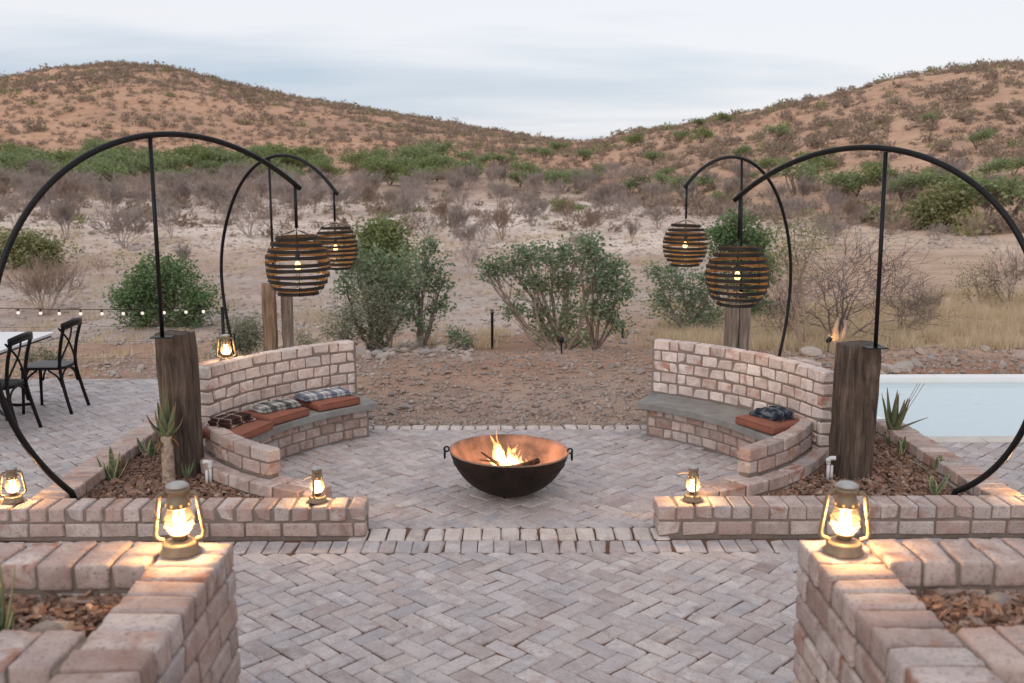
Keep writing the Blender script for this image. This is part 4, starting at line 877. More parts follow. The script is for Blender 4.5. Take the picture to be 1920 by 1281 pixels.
# ------------------------------------------------------------------ arched lamp stands and hoop pendants
def bez(pts, n=8):      # Catmull-Rom
    P = [Vector(p) for p in pts]; P = [P[0] * 2 - P[1]] + P + [P[-1] * 2 - P[-2]]; out_ = []
    for i in range(1, len(P) - 2):
        for k in range(n):
            t = k / n; a, b, c, d = P[i - 1], P[i], P[i + 1], P[i + 2]
            out_.append(.5 * ((2 * b) + (c - a) * t + (2 * a - 5 * b + 4 * c - d) * t * t + (3 * b - a - 3 * c + d) * t ** 3))
    out_.append(P[-2]); return out_
def pendant_parts(seed):
    rg = random.Random(seed); D = []; n = 10; Rm = .238; H = .46
    for k in range(n):
        s = (k + .5) / n; z = H / 2 - s * H; rr = Rm * (1 - abs(2 * s - 1) ** 2.3 * .46) if 0 < k < n - 1 else Rm * .66 if k == 0 else Rm * .63
        m = MB(); tx, ty = rg.gauss(0, .012), rg.gauss(0, .012); h = .0265; V = []; F = []; N = 48; ox, oy = rg.gauss(0, .004), rg.gauss(0, .004)
        for j in range(N):
            a = 2 * PI * j / N; zz = z + (tx * math.cos(a) + ty * math.sin(a)) * rr * 1.6
            for r_, dz in ((rr + .002, -h / 2), (rr + .002, h / 2), (rr - .002, h / 2), (rr - .002, -h / 2)): V.append((r_ * math.cos(a) + ox, r_ * math.sin(a) + oy, zz + dz))
        for j in range(N):
            q = (j + 1) % N
            for e in range(4): F.append((j * 4 + e, q * 4 + e, q * 4 + (e + 1) % 4, j * 4 + (e + 1) % 4))
        m.v = V; m.f = F; m.mi = [0, 0, 1, 0] * N; m.c = [0] * len(V); D.append(('hoop', m.mesh('hoop', ['hoop_outer', 'hoop_inner'])))
    for k in range(8):
        a = 2 * PI * k / 8 + .2; pts = [(.012 * math.cos(a), .012 * math.sin(a), H / 2 + .035)]
        for s in (0.02, .12, .25, .4, .5, .6, .75, .88, .98):
            rr = (Rm - .004) * (1 - abs(2 * s - 1) ** 2.3 * .40); pts.append((rr * math.cos(a), rr * math.sin(a), H / 2 - s * H))
        m = MB(); m.tube(pts, .0022, 5); D.append(('wire', m.mesh('wire', 'black_steel')))
    m = MB(); m.tube([(0, 0, H / 2 + .075), (0, 0, .085)], .003, 6); D.append(('cord', m.mesh('cord', 'black_steel')))
    m = MB(); m.lathe([(.008, .092), (.017, .086), (.018, .055), (.015, .042)], 14); D.append(('lamp_socket', m.mesh('lamp_socket', 'bulb_socket', True)))
    m = MB(); m.lathe([(.011, .032), (.018, .018), (.0245, -.004), (.023, -.018), (.014, -.030), (.0008, -.035)], 16); D.append(('bulb', m.mesh('bulb', 'bulb_glow', True)))
    m = MB(); m.torus((0, 0, H / 2 + .062), .012, .0022, 'y', 17, 6); D.append(('hook', m.mesh('hook', 'black_steel')))
    return D
PP = [pendant_parts(1), pendant_parts(5)]
def smooth_arch(P, n=110, deg=6):
    P = np.array(P); e = nrm(np.array([P[-1][0] - P[1][0], P[-1][1] - P[1][1], 0.0])); o = P.mean(0); o[2] = P[:, 2].max() * .5 + P[:, 2].min() * .5
    u = (P - o) @ e; w_ = (P - o)[:, 2]; th = np.unwrap(np.arctan2(w_, u)); r = np.hypot(u, w_)
    k = np.polyfit(th - th.mean(), r, deg); q = np.linspace(th[0], th[-1], n); rr = np.polyval(k, q - th.mean())
    return [Vector(o + e * (a * math.cos(b)) + np.array([0, 0, a * math.sin(b)])) for a, b in zip(rr, q)]
def nrm(v): return v / (np.linalg.norm(v) + 1e-9)
def arch(label, plabel, pxs, a, b, rod_top, rod_bot, tip, hang_bot, pr, k, postz, foot_extra):
    P3 = [onplane(x, y, a, b) for x, y in pxs]; foot = P3[0]; f2 = foot + foot_extra; P3 = [f2] + smooth_arch(P3); root = thing('arched_lamp_stand', label, 'lamp stand', f2)
    m = MB(); m.tube([p - f2 for p in P3], pr, 12); ob('arch_pipe', m.mesh('arch_pipe', 'black_steel', True), root, f2)
    rt = onplane(*rod_top, a, b); rb = onplane(*rod_bot, a, b); rb.z = postz + .006; rb.x = rt.x + (rb.x - rt.x) * 1.0
    m = MB(); m.tube([rt - f2, rb - f2], pr * .72, 10); ob('support_rod', m.mesh('support_rod', 'black_steel', True), root, f2)
    m = MB(); m.box((0, 0, 0), (.15, .10, .008), .1); ob('base_plate', m.mesh('base_plate', 'black_steel'), root, (rb.x, rb.y, postz + .004))
    tp = onplane(*tip, a, b); hb = onplane(*hang_bot, a, b); hb.x, hb.y = tp.x, tp.y
    m = MB(); m.tube([tp - f2, hb - f2], pr * .62, 10); ob('hanger_rod', m.mesh('hanger_rod', 'black_steel', True), root, f2)
    cz = hb.z - .30; t = thing('hoop_pendant_lamp', plabel, 'pendant lamp', (tp.x, tp.y, cz), random.uniform(0, 3))
    t.scale = (1.07,) * 3
    for n_, me in PP[k % 2]: lob(n_, me, t)
    L = bpy.data.lights.new('bulb_light', 'POINT'); L.energy = 8.0; L.color = (1.0, .58, .22); L.shadow_soft_size = .03
    o = bpy.data.objects.new('bulb_light', L); COL.objects.link(o); o.parent = t; o.location = (0, 0, -.045)
arch('tall arched black pipe stand with its foot in the bare stemmed aloe bed', 'round black hoop pendant lamp hanging above the bench with three cushions',
     [(134, 924), (100, 893), (60, 850), (22, 793), (-3, 730), (-14, 660), (-14, 580), (2, 498), (28, 430), (64, 382), (110, 330), (160, 294), (215, 268), (281, 254), (350, 251), (440, 276), (500, 309), (563, 353)],
     (-2.88, 6.47), (-2.36, 7.12), (281, 256), (304, 627), (553, 347), (553, 428), .0208, 0, 1.17, Vector((.03, .035, -.13)))
arch('tall arched black pipe stand with its foot in the bed beside the pool', 'round black hoop pendant lamp hanging above the bench with one cushion',
     [(1792, 924), (1825, 905), (1862, 875), (1900, 838), (1935, 780), (1950, 700), (1952, 610), (1940, 520), (1915, 447), (1880, 395), (1840, 355), (1800, 325), (1735, 296), (1661, 283), (1600, 279), (1540, 283), (1450, 322), (1378, 376)],
     (3.06, 6.47), (2.63, 7.07), (1661, 285), (1642, 646), (1388, 371), (1387, 448), .0208, 1, 1.09, Vector((-.03, .035, -.13)))
arch('arched black pipe stand rising behind the bench with three cushions', 'round black hoop pendant lamp over the ground behind the bench with three cushions',
     [(440, 664), (427, 610), (418, 540), (415, 480), (422, 425), (434, 385), (452, 345), (476, 314), (500, 297), (530, 291), (560, 297), (590, 317), (612, 340), (633, 364)],
     (-3.30, 12.6), (-1.72, 11.25), (504, 297), (510, 446), (626, 356), (627, 415), .0205, 1, 1.05, Vector((.05, -.02, -.45)))
arch('arched black pipe stand rising behind the bench with one cushion', 'round black hoop pendant lamp over the ground behind the bench with one cushion',
     [(1462, 664), (1475, 600), (1482, 530), (1481, 470), (1474, 420), (1462, 378), (1446, 345), (1425, 318), (1400, 299), (1376, 294), (1348, 299), (1320, 314), (1300, 332), (1284, 351)],
     (3.45, 12.6), (1.90, 11.25), (1391, 297), (1389, 565), (1288, 347), (1291, 410), .0205, 0, .855, Vector((-.06, -.02, -.45)))

# ------------------------------------------------------------------ cushions and folded blankets
def rbox(name, sx, sy, sz, r, mat, puff=0.0, seg=4, seed=0, wob=0.0):
    bm = bmesh.new(); bmesh.ops.create_cube(bm, size=1)
    for v in bm.verts: v.co = Vector((v.co.x * sx, v.co.y * sy, v.co.z * sz))
    bmesh.ops.bevel(bm, geom=list(bm.edges), offset=r, segments=seg, profile=.5, affect='EDGES')
    bmesh.ops.subdivide_edges(bm, edges=[e for e in bm.edges if e.calc_length() > .08], cuts=5, use_grid_fill=True); rg = random.Random(seed)
    ph = [rg.uniform(0, 6) for _ in range(4)]
    for v in bm.verts:
        x, y = v.co.x / sx * 2, v.co.y / sy * 2; k = max(0, 1 - x * x) * max(0, 1 - y * y)
        v.co.z += (puff * k if v.co.z > 0 else 0) + wob * math.sin(v.co.x * 26 + ph[0]) * math.cos(v.co.y * 21 + ph[1]) * (1 if v.co.z > 0 else .2)
        v.co.x += wob * .8 * math.sin(v.co.y * 23 + ph[2]); v.co.y += wob * .8 * math.sin(v.co.x * 19 + ph[3])
    me = bpy.data.meshes.new(name); bm.to_mesh(me); bm.free(); me.materials.append(MATS[mat]); me.polygons.foreach_set('use_smooth', [True] * len(me.polygons)); return me
def cushion(ang, rr, rz, label, z=SLAB):
    x, y = AX + rr * math.cos(R(ang)), CY + rr * math.sin(R(ang)); t = thing('seat_cushion', label, 'cushion', (x, y, z + .0015), R(rz))
    lob('cushion_pad', rbox('cushion_pad', .44, .40, .070, .024, 'cushion_fabric', .010, 4, int(ang), .0025), t, (0, 0, .035))
    m = MB(); m.tube([(-.205, -.199, .064), (0, -.201, .066), (.205, -.199, .064)], .0035, 6); lob('piping', m.mesh('piping', 'cushion_fabric', True), t); return t, (x, y)
def blanket(pos, rz, layers, mat, label, sx=.30, sy=.17, roll=0):
    t = thing('folded_blanket', label, 'blanket', pos, R(rz)); z = 0
    for i in range(layers):
        h = .024; lob('fold', rbox('fold', sx * (1 - .05 * i), sy * (1 - .07 * i), h, .011, mat, .004, 4, i + int(rz), .004), t, (random.gauss(0, .008), random.gauss(0, .008), z + h / 2 + .002)); z += h - .003
    for i in range(roll):
        m = MB(); yy = (i - (roll - 1) / 2) * .075; m.tube([(-.10, yy, z + .02), (-.03, yy + .004, z + .026), (.05, yy - .003, z + .026), (.12, yy, z + .018)], [.026, .033, .033, .024], 12); lob('rolled_fold', m.mesh('rolled_fold', mat, True), t)
    m = MB()
    for i in range(14): yy = -sy * .45 + sy * .9 * i / 13; m.tube([(sx * .47, yy, .03), (sx * .53, yy + random.gauss(0, .006), .012), (sx * .58, yy + random.gauss(0, .01), .004)], .0022, 4)
    lob('fringe', m.mesh('fringe', mat), t)
random.seed(44)
_, p = cushion(164.8, 2.20, 70, 'terracotta seat cushion against the wing wall under a brown plaid blanket'); blanket((p[0] - .05, p[1] + .03, SLAB + .075), 245, 3, 'plaid_brown', 'dark brown plaid blanket folded on a terracotta cushion', .30, .22)
_, p = cushion(150.6, 2.235, 58, 'terracotta middle cushion between two others on the curved bench'); blanket((p[0] - .0, p[1] + .04, SLAB + .075), 48, 2, 'plaid_black_white', 'black and white plaid blanket folded on the middle cushion', .38, .22)
_, p = cushion(135.0, 2.245, 44, 'terracotta seat cushion at the open end of the bench under a blue plaid blanket'); blanket((p[0] - .04, p[1] - .01, SLAB + .075), 38, 2, 'plaid_blue_white', 'blue and white plaid blanket folded over the end cushion', .46, .22)
_, p = cushion(19.5, 2.24, -62, 'terracotta seat cushion alone on the opposite curved bench under a slate blanket'); blanket((p[0] + .01, p[1] + .03, SLAB + .075), -59, 1, 'plaid_slate', 'slate blue plaid blanket folded on the single cushion', .28, .20, 3)

# ------------------------------------------------------------------ terrace furniture
def chair(x, y, rz, label):
    t = thing('cross_back_chair', label, 'chair', (x, y, 0), rz, 'cross back chairs at the terrace table')      # local: faces +x
    m = MB(); V = [(.20, -.21), (.22, -.12), (.22, .12), (.20, .21), (-.16, .19), (-.20, .10), (-.20, -.10), (-.16, -.19)]
    n = len(V); m.add([(a, b, .44) for a, b in V] + [(a, b, .465) for a, b in V] + [(a * .86, b * .86, .468) for a, b in V], [tuple(range(n - 1, -1, -1))] + [(i, (i + 1) % n, n + (i + 1) % n, n + i) for i in range(n)] + [(n + i, n + (i + 1) % n, 2 * n + (i + 1) % n, 2 * n + i) for i in range(n)] + [tuple(range(2 * n, 3 * n))]); lob('seat', m.mesh('seat', 'black_paint'), t)
    for s in (-1, 1):
        m = MB(); m.tube(bez([(.185, s * .185, .445), (.195, s * .19, .22), (.205, s * .2, 0)], 4), [.017] * 5 + [.015] * 4, 10); lob('front_leg', m.mesh('front_leg', 'black_paint', True), t)
        m = MB(); m.tube(bez([(-.27, s * .205, 0), (-.215, s * .195, .22), (-.175, s * .18, .45), (-.195, s * .185, .66), (-.245, s * .195, .86)], 5), .017, 10); lob('rear_leg', m.mesh('rear_leg', 'black_paint', True), t)
        m = MB(); m.tube(bez([(-.178, s * .178, .65 + .20), (-.205, s * .05, .72), (-.185, -s * .10, .56), (-.165, -s * .165, .47)], 5), .010, 8); m.v = [(a - .012 * s, b, c) for a, b, c in m.v]; lob('cross_bar', m.mesh('cross_bar', 'black_paint', True), t)
        m = MB(); m.tube(bez([(.17, s * .19, .26), (.14, s * .19, .36), (.05, s * .19, .435)], 5), .010, 8); lob('curved_brace', m.mesh('curved_brace', 'black_paint', True), t)
        m = MB(); m.tube(bez([(-.195, s * .185, .26), (-.15, s * .185, .37), (-.06, s * .185, .435)], 5), .010, 8); lob('curved_brace', m.mesh('curved_brace', 'black_paint', True), t)
    for sx in (.175, -.18):
        m = MB(); m.tube(bez([(sx, -.18, .27), (sx, -.12, .40), (sx, 0, .435), (sx, .12, .40), (sx, .18, .27)], 5), .009, 8); lob('curved_brace', m.mesh('curved_brace', 'black_paint', True), t)
    m = MB(); pts = bez([(-.243, -.225, .865), (-.278, -.1, .885), (-.287, 0, .89), (-.278, .1, .885), (-.243, .225, .865)], 6); V = []; F = []
    for p in pts:
        for dx_, dz in ((-.010, -.032), (.010, -.034), (.012, .03), (.002, .04), (-.010, .032)): V.append((p.x + dx_, p.y, p.z + dz))
    for i in range(len(pts) - 1):
        for e in range(5): F.append((i * 5 + e, i * 5 + (e + 1) % 5, (i + 1) * 5 + (e + 1) % 5, (i + 1) * 5 + e))
    F += [(4, 3, 2, 1, 0), tuple((len(pts) - 1) * 5 + e for e in range(5))]; m.add(V, F); lob('top_rail', m.mesh('top_rail', 'black_paint', True), t); return t
chair(-4.50, 9.80, R(180), 'black cross back chair at the far corner of the white table')
chair(-4.56, 8.86, R(181), 'black cross back chair beside the low planter, next along the white table')
chair(-5.55, 9.30, R(0), 'black cross back chair on the far side of the white table')
tb = thing('dining_table', 'white topped terrace table with black pedestal feet', 'table', (-5.0, 9.1, 0))
m = MB()
for i in range(2): m.box((0, (-.48 if i == 0 else .48), .74), (.92, .952, .022))
o = lob('table_top', m.mesh('table_top', 'tabletop'), tb); m = MB(); m.box((0, 0, .715), (.86, 1.86, .028)); lob('table_apron', m.mesh('table_apron', 'table_edge'), tb)
for yy in (-.5, .5):
    m = MB(); m.tube([(0, yy, .70), (0, yy, .10)], .035, 12); lob('pedestal', m.mesh('pedestal', 'black_paint', True), tb)
    for k in range(4):
        a = PI / 4 + k * PI / 2; m = MB(); m.tube(bez([(0, yy, .20), (.10 * math.cos(a), yy + .10 * math.sin(a), .10), (.24 * math.cos(a), yy + .24 * math.sin(a), .055), (.36 * math.cos(a), yy + .36 * math.sin(a), .045), (.375 * math.cos(a), yy + .375 * math.sin(a), 0)], 5), .016, 8); lob('pedestal_foot', m.mesh('pedestal_foot', 'black_paint', True), tb)
jar = thing('glass_jar', 'clear glass jar standing on the white table', 'jar', (-5.13, 9.83, .7515))
m = MB(); m.lathe([(.046, .0), (.050, .006), (.050, .10), (.044, .112), (.044, .125), (.041, .125), (.041, .11), (.047, .10), (.047, .008), (.001, .006)], 24); lob('jar_body', m.mesh('jar_body', 'jar_glass', True), jar)

# ------------------------------------------------------------------ string lights, fence posts, pipes, spot lights
sp = thing('string_light_post', 'thin black steel post holding the end of the string lights', 'post', (-3.22, 11.42, -.1))
m = MB(); m.tube([(0, 0, 0), (0, 0, .93)], .020, 8); lob('post_tube', m.mesh('post_tube', 'black_steel', True), sp)
sp = thing('short_stake', 'short black stake beside the string light post', 'post', (-3.13, 11.55, -.12)); m = MB(); m.tube([(0, 0, 0), (0, 0, .62)], .011, 8); lob('stake_rod', m.mesh('stake_rod', 'black_steel', True), sp)
st = thing('string_lights', 'festoon string of small round bulbs strung along the terrace edge', 'string lights', (-5.0, 11.42, 0)); ends = [aty(-30, 577, 11.42), aty(393, 576, 11.42)]
pts = []
for i in range(25): s = i / 24; p = ends[0].lerp(ends[1], s); p.z -= .025 * math.sin(PI * s); pts.append(p - Vector((-5.0, 11.42, 0)))
m = MB(); m.tube(pts, .0045, 5); lob('cable', m.mesh('cable', 'black_steel'), st)
bs = MB(); bs.lathe([(.009, 0), (.012, -.008), (.012, -.030)], 10); bs = bs.mesh('bulb_socket', 'bulb_socket', True); bb = MB(); bb.lathe([(.009, -.030), (.015, -.038), (.019, -.050), (.015, -.062), (.001, -.069)], 14); bb = bb.mesh('bulb', 'string_bulb', True)
for px in (33, 75, 110, 150, 190, 230, 266, 307, 348, 381):
    s = (px + 30) / 423; p = ends[0].lerp(ends[1], s); p.z -= .025 * math.sin(PI * s); o = lob('bulb_holder', bs, st, p - Vector((-5.0, 11.42, 0))); lob('bulb', bb, o)
wf = thing('wire_fence', 'thin wire fence strands behind the paved terrace', 'fence', (-5.2, 11.5, 0))
for zz in (.22, .42, .60): m = MB(); m.tube([(-4, 0, zz), (-1, .0, zz - .02), (1.98, 0, zz)], .002, 4); lob('wire', m.mesh('wire', 'black_steel'), wf)
for px, py, h, lab in ((923, 655, 76, 'slim dark fence post standing between the two clumps of trees'), (1167, 640, 34, 'short dark stake beside the slender tree')):
    p = hit(px, py); hh = h / FPX * p.length; t = thing('fence_post', lab, 'post', p); m = MB(); m.tube([(0, 0, -.1), (0, 0, hh)], .025, 8); m.box((0, 0, hh * .92), (.06, .03, .05)); lob('post_tube', m.mesh('post_tube', 'black_steel'), t)
def pvc(x, y, rz, label):
    t = thing('water_pipe', label, 'pipe', (x, y, .07), rz); m = MB(); m.tube([(0, 0, 0), (0, 0, .15)], .0125, 10); m.tube([(.028, .012, 0), (.026, .01, .13)], .011, 10); lob('pipe_run', m.mesh('pipe_run', 'pvc', True), t)
    m = MB(); m.tube(bez([(0, 0, .14), (0, 0, .17), (.016, 0, .185), (.05, 0, .187)], 5), .017, 10); lob('elbow', m.mesh('elbow', 'pvc', True), t)
    m = MB(); m.lathe([(.001, -.012), (.017, -.011), (.017, .011), (.001, .012)], 12); m.v = [(a - .006, c - .018, b + .175) for a, b, c in m.v]; lob('tap_valve', m.mesh('tap_valve', 'pvc', True), t)
pvc(-2.125, 7.03, R(200), 'grey plastic water pipe with elbow beside the timber post near the bare stemmed aloe'); pvc(2.41, 7.08, R(-10), 'grey plastic water pipe with elbow beside the cracked timber post')
def spot(px, py, target, label, e, col=(1, .50, .18)):
    p = hit(px, py); t = thing('garden_spotlight', label, 'spotlight', p); m = MB(); m.tube([(0, 0, -.05), (0, 0, .16)], .012, 8); lob('stake', m.mesh('stake', 'black_steel'), t)
    d = (Vector(target) - p - Vector((0, 0, .2))).normalized(); a = Vector((0, 0, .2)); m = MB(); m.tube([a - d * .05, a + d * .05], [.035, .045], 12); lob('lamp_head', m.mesh('lamp_head', 'black_steel', True), t)
    m = MB(); m.tube([a + d * .051, a + d * .053], .036, 12); lob('lens', m.mesh('lens', 'spot_lens'), t)
    L = bpy.data.lights.new('spot_beam', 'SPOT'); L.energy = e; L.color = col; L.spot_size = R(50); L.shadow_soft_size = .03; o = bpy.data.objects.new('spot_beam', L); COL.objects.link(o); o.parent = t; o.location = a + d * .07; o.rotation_euler = d.to_track_quat('-Z', 'Y').to_euler()
    return p

# ------------------------------------------------------------------ succulents
def blade(azi, el, L, W, curl, thick, tip=.0, edge=0.0, n=9, twist=0.0, shape=0):
    """a fleshy leaf from the origin; azi/el in radians, curl bends it upwards (+) or down (-)"""
    V = []; F = []; C = []; p = Vector((0, 0, 0)); e = el
    for i in range(n + 1):
        s = i / n; d = Vector((math.cos(azi) * math.cos(e), math.sin(azi) * math.cos(e), math.sin(e))); side = Vector((-math.sin(azi), math.cos(azi), 0)); up = side.cross(d) * -1
        w_ = W * ((1 - s) ** .75 if shape == 0 else math.sin(PI * (s * .82 + .14)) ** .8 * (1 if s < .98 else .3)); w_ = max(w_, .0015); th = thick * (1 - s * .8)
        for k, (a, b) in enumerate(((-1, .42), (-.5, .05), (0, -.08), (.5, .05), (1, .42), (.45, -.62), (-.45, -.62))):
            q = p + side * (a * w_ / 2) - up * (b * th) * -1; V.append(q); c = tip * max(0, (s - .72) / .28) + (edge if k in (0, 4) else 0); C.append(min(1, c))
        if i < n: p = p + d * (L / n); e += curl / n
    for i in range(n):
        for j in range(7): F.append((i * 7 + j, i * 7 + (j + 1) % 7, (i + 1) * 7 + (j + 1) % 7, (i + 1) * 7 + j))
    F.append(tuple(range(6, -1, -1))); F.append(tuple(n * 7 + j for j in range(7))); m = MB(); m.add(V, F, 0, C); return m
def aloe(pos, stem_h, stem_r, label, leaves, dead=6, lean=0.0):
    t = thing('aloe_plant', label, 'aloe', pos); rg = random.Random(len(label))
    m = MB(); n = 12; pts = [(lean * math.sin(i / n * 2), 0, stem_h * i / n) for i in range(n + 1)]; m.tube(pts, [stem_r * (1.12 - .2 * i / n + .09 * (i % 2)) for i in range(n + 1)], 10); lob('stem', m.mesh('stem', 'aloe_bark', True), t); top = Vector(pts[-1])
    for az, el, L, W, cu in leaves:
        lob('leaf', blade(R(az), R(el), L, W, R(cu), W * .33, .9, .30).mesh('leaf', 'aloe_leaf', True, True), t, top + Vector((math.cos(R(az)) * stem_r * .4, math.sin(R(az)) * stem_r * .4, -.01)))
    for i in range(dead):
        a = rg.uniform(0, 6.28); lob('dead_leaf', blade(a, R(rg.uniform(-70, -20)), rg.uniform(.05, .09), .03, R(-40), .006).mesh('dead_leaf', 'dry_leaf', True), t, top + Vector((math.cos(a) * stem_r, math.sin(a) * stem_r, -.01 - .01 * i)))
aloe((-2.425, 7.02, .07), .40, .042, 'aloe on a tall bare pale stem in front of the timber post', [(200, 62, .20, .085, 30), (270, 66, .26, .09, 18), (330, 62, .24, .085, 22), (20, 70, .25, .07, 15), (90, 74, .27, .07, 10), (150, 68, .25, .075, 20), (225, 30, .15, .075, 40), (315, 28, .17, .075, 45), (10, 25, .17, .06, 60), (185, 34, .20, .06, 45), (120, 84, .44, .035, 8), (260, 48, .15, .085, 30), (300, 82, .30, .05, 5)])
aloe((3.30, 8.13, .07), .14, .055, 'stout aloe with long upright leaves in the bed beside the pool', [(190, 66, 0.288, 0.076, 15), (250, 72, 0.320, 0.081, 8), (300, 70, 0.288, 0.085, 12), (350, 62, 0.288, 0.068, 20), (60, 74, 0.336, 0.068, 8), (120, 76, 0.352, 0.068, 8), (215, 40, 0.208, 0.072, 50), (285, 52, 0.272, 0.076, 25), (340, 30, 0.272, 0.051, -5), (160, 70, 0.320, 0.064, 10), (20, 60, 0.288, 0.068, 15), (270, 80, 0.336, 0.060, 4)], 8)
def small_rosette(pos, label, n=9):
    t = thing('young_aloe', label, 'aloe', pos); rg = random.Random(n)
    for i in range(n): lob('leaf', blade(rg.uniform(0, 6.28), R(rg.uniform(45, 85)), rg.uniform(.09, .15), .022, R(20), .008).mesh('leaf', 'aloe_leaf', True, True), t)
small_rosette((3.22, 8.0, .08), 'young aloe offset at the foot of the stout aloe', 10); small_rosette((-2.28, 6.97, .15), 'small aloe pup beside the bare stem', 8)
def snake(pos, label, leaves, sc=1.0):
    t = thing('snake_plant', label, 'snake plant', pos)
    for az, el, L, W, cu in leaves: lob('leaf', blade(R(az), R(el), L * sc, W * sc, R(cu), .012 * sc, 0, .95, 9, 0, 1).mesh('leaf', 'snake_leaf', True, True), t)
snake((-2.86, 7.10, .07), 'snake plant with yellow leaf margins spreading in the aloe bed', [(180, 50, .24, .05, 25), (120, 72, .28, .055, 10), (60, 66, .24, .05, 15), (0, 45, .24, .05, 30), (330, 60, .22, .05, 20), (270, 68, .18, .045, 5), (220, 62, .2, .05, 20)])
snake((-2.80, 7.72, .07), 'compact dark snake plant with curled leaf tips in the aloe bed', [(170, 45, .22, .07, 30), (200, 70, .2, .07, 10), (20, 62, .22, .07, 20), (300, 70, .2, .06, 5)])
snake((-2.66, 7.60, .07), 'tiny narrow snake plant shoot close to the timber post', [(30, 66, .15, .03, 15), (340, 72, .16, .03, 10), (100, 76, .15, .03, 5)])
snake((3.22, 7.75, .07), 'small snake plant with white leaf margins below the stout aloe', [(200, 75, .16, .06, 5), (290, 78, .19, .06, 2), (20, 70, .15, .05, 10)])
snake((3.28, 7.20, .07), 'yellow green snake plant with one pale bleached leaf by the low wall', [(165, 35, .24, .05, -10), (230, 72, .17, .055, 10), (280, 78, .18, .055, 5), (330, 62, .2, .055, 15), (60, 70, .17, .05, 10)])
snake((3.04, 6.70, .07), 'snake plant close behind the low front wall with spreading leaves', [(160, 66, .17, .055, 10), (230, 76, .15, .05, 5), (20, 48, .22, .05, 20), (330, 60, .16, .05, 10), (100, 70, .17, .05, 5)])
snake((-1.50, 2.80, .885), 'snake plant growing in the tall brick planter', [(200, 76, .30, .045, 8), (110, 80, .36, .045, 4), (20, 74, .28, .045, 8), (300, 80, .33, .042, 3), (250, 68, .22, .04, 10), (350, 60, .16, .03, 20), (150, 82, .38, .045, 2)])
def wisps(pos, label, n, h):
    t = thing('dry_flower_stalk', label, 'plant', pos); rg = random.Random(3)
    for i in range(n): m = MB(); a = rg.uniform(-.4, .4); m.tube(bez([(0, 0, 0), (.05 + .02 * i, a * .03, h * .5), (.13 + .03 * i, a * .05, h)], 4), .0022, 4); lob('stalk', m.mesh('stalk', 'dry_leaf'), t)
wisps((3.34, 8.12, .24), 'thin dry flower stalks leaning out of the stout aloe', 3, .36)

# ------------------------------------------------------------------ trees and shrubs
def nrm(v): return v / (np.linalg.norm(v) + 1e-9)
class Segs:
    def __init__(s): s.a = []; s.b = []; s.ra = []; s.rb = []
    def add(s, a, b, ra, rb): s.a.append(a); s.b.append(b); s.ra.append(ra); s.rb.append(rb)
    def mesh(s, name, mat, n=4):
        A = np.array(s.a); B = np.array(s.b); ra = np.array(s.ra)[:, None]; rb = np.array(s.rb)[:, None]; T = B - A; T = T / (np.linalg.norm(T, axis=1, keepdims=True) + 1e-9)
        ref = np.where(np.abs(T[:, 2:3]) > .9, np.array([[1., 0, 0]]), np.array([[0., 0, 1.]])); U = np.cross(T, ref); U /= np.linalg.norm(U, axis=1, keepdims=True) + 1e-9; W_ = np.cross(T, U); V = []
        for P, r in ((A, ra), (B, rb)):
            for j in range(n): a = 2 * PI * j / n; V.append(P + (U * math.cos(a) + W_ * math.sin(a)) * r)
        V = np.stack(V, 1); m = len(A); base = (np.arange(m) * 2 * n)[:, None]; F = np.stack([np.stack([base[:, 0] + j, base[:, 0] + (j + 1) % n, base[:, 0] + n + (j + 1) % n, base[:, 0] + n + j], -1) for j in range(n)], 1).reshape(-1, 4)
        return npmesh(name, V.reshape(-1, 3), F, mat, None, False)
def curve_to(S, rg, p0, p1, r0, r1, sag=.18, n=6, wig=.05):
    p0 = np.array(p0, float); p1 = np.array(p1, float); L = np.linalg.norm(p1 - p0); m_ = (p0 + p1) / 2 + np.array([0, 0, -sag * L]) + rg.normal(0, .10 * L, 3) * np.array([1, 1, .4]); pts = []
    for i in range(n + 1):
        t = i / n; q = (1 - t) ** 2 * p0 + 2 * t * (1 - t) * m_ + t * t * p1
        if 0 < i < n: q = q + rg.normal(0, wig * L / n * 1.4, 3)
        pts.append(q)
    for i in range(n): S.add(pts[i], pts[i + 1], r0 + (r1 - r0) * i / n, r0 + (r1 - r0) * (i + 1) / n)
    return pts
def leaves_mesh(name, C, rg, per, spread, size, mat, aspect=.55, droop=0.0):
    C = np.asarray(C); n = len(C) * per; P = np.repeat(C, per, 0) + rg.normal(0, 1, (n, 3)) * spread
    d = rg.normal(0, 1, (n, 3)); d[:, 2] = d[:, 2] * .6 - droop; d /= np.linalg.norm(d, axis=1, keepdims=True); u = np.cross(d, rg.normal(0, 1, (n, 3))); u /= np.linalg.norm(u, axis=1, keepdims=True) + 1e-9
    s = size * rg.uniform(.6, 1.35, (n, 1)); w_ = u * s * aspect * .5
    V = np.stack([P, P + d * s * .5 + w_, P + d * s, P + d * s * .5 - w_], 1).reshape(-1, 3); F = np.arange(n * 4).reshape(n, 4)
    return npmesh(name, V, F, mat)
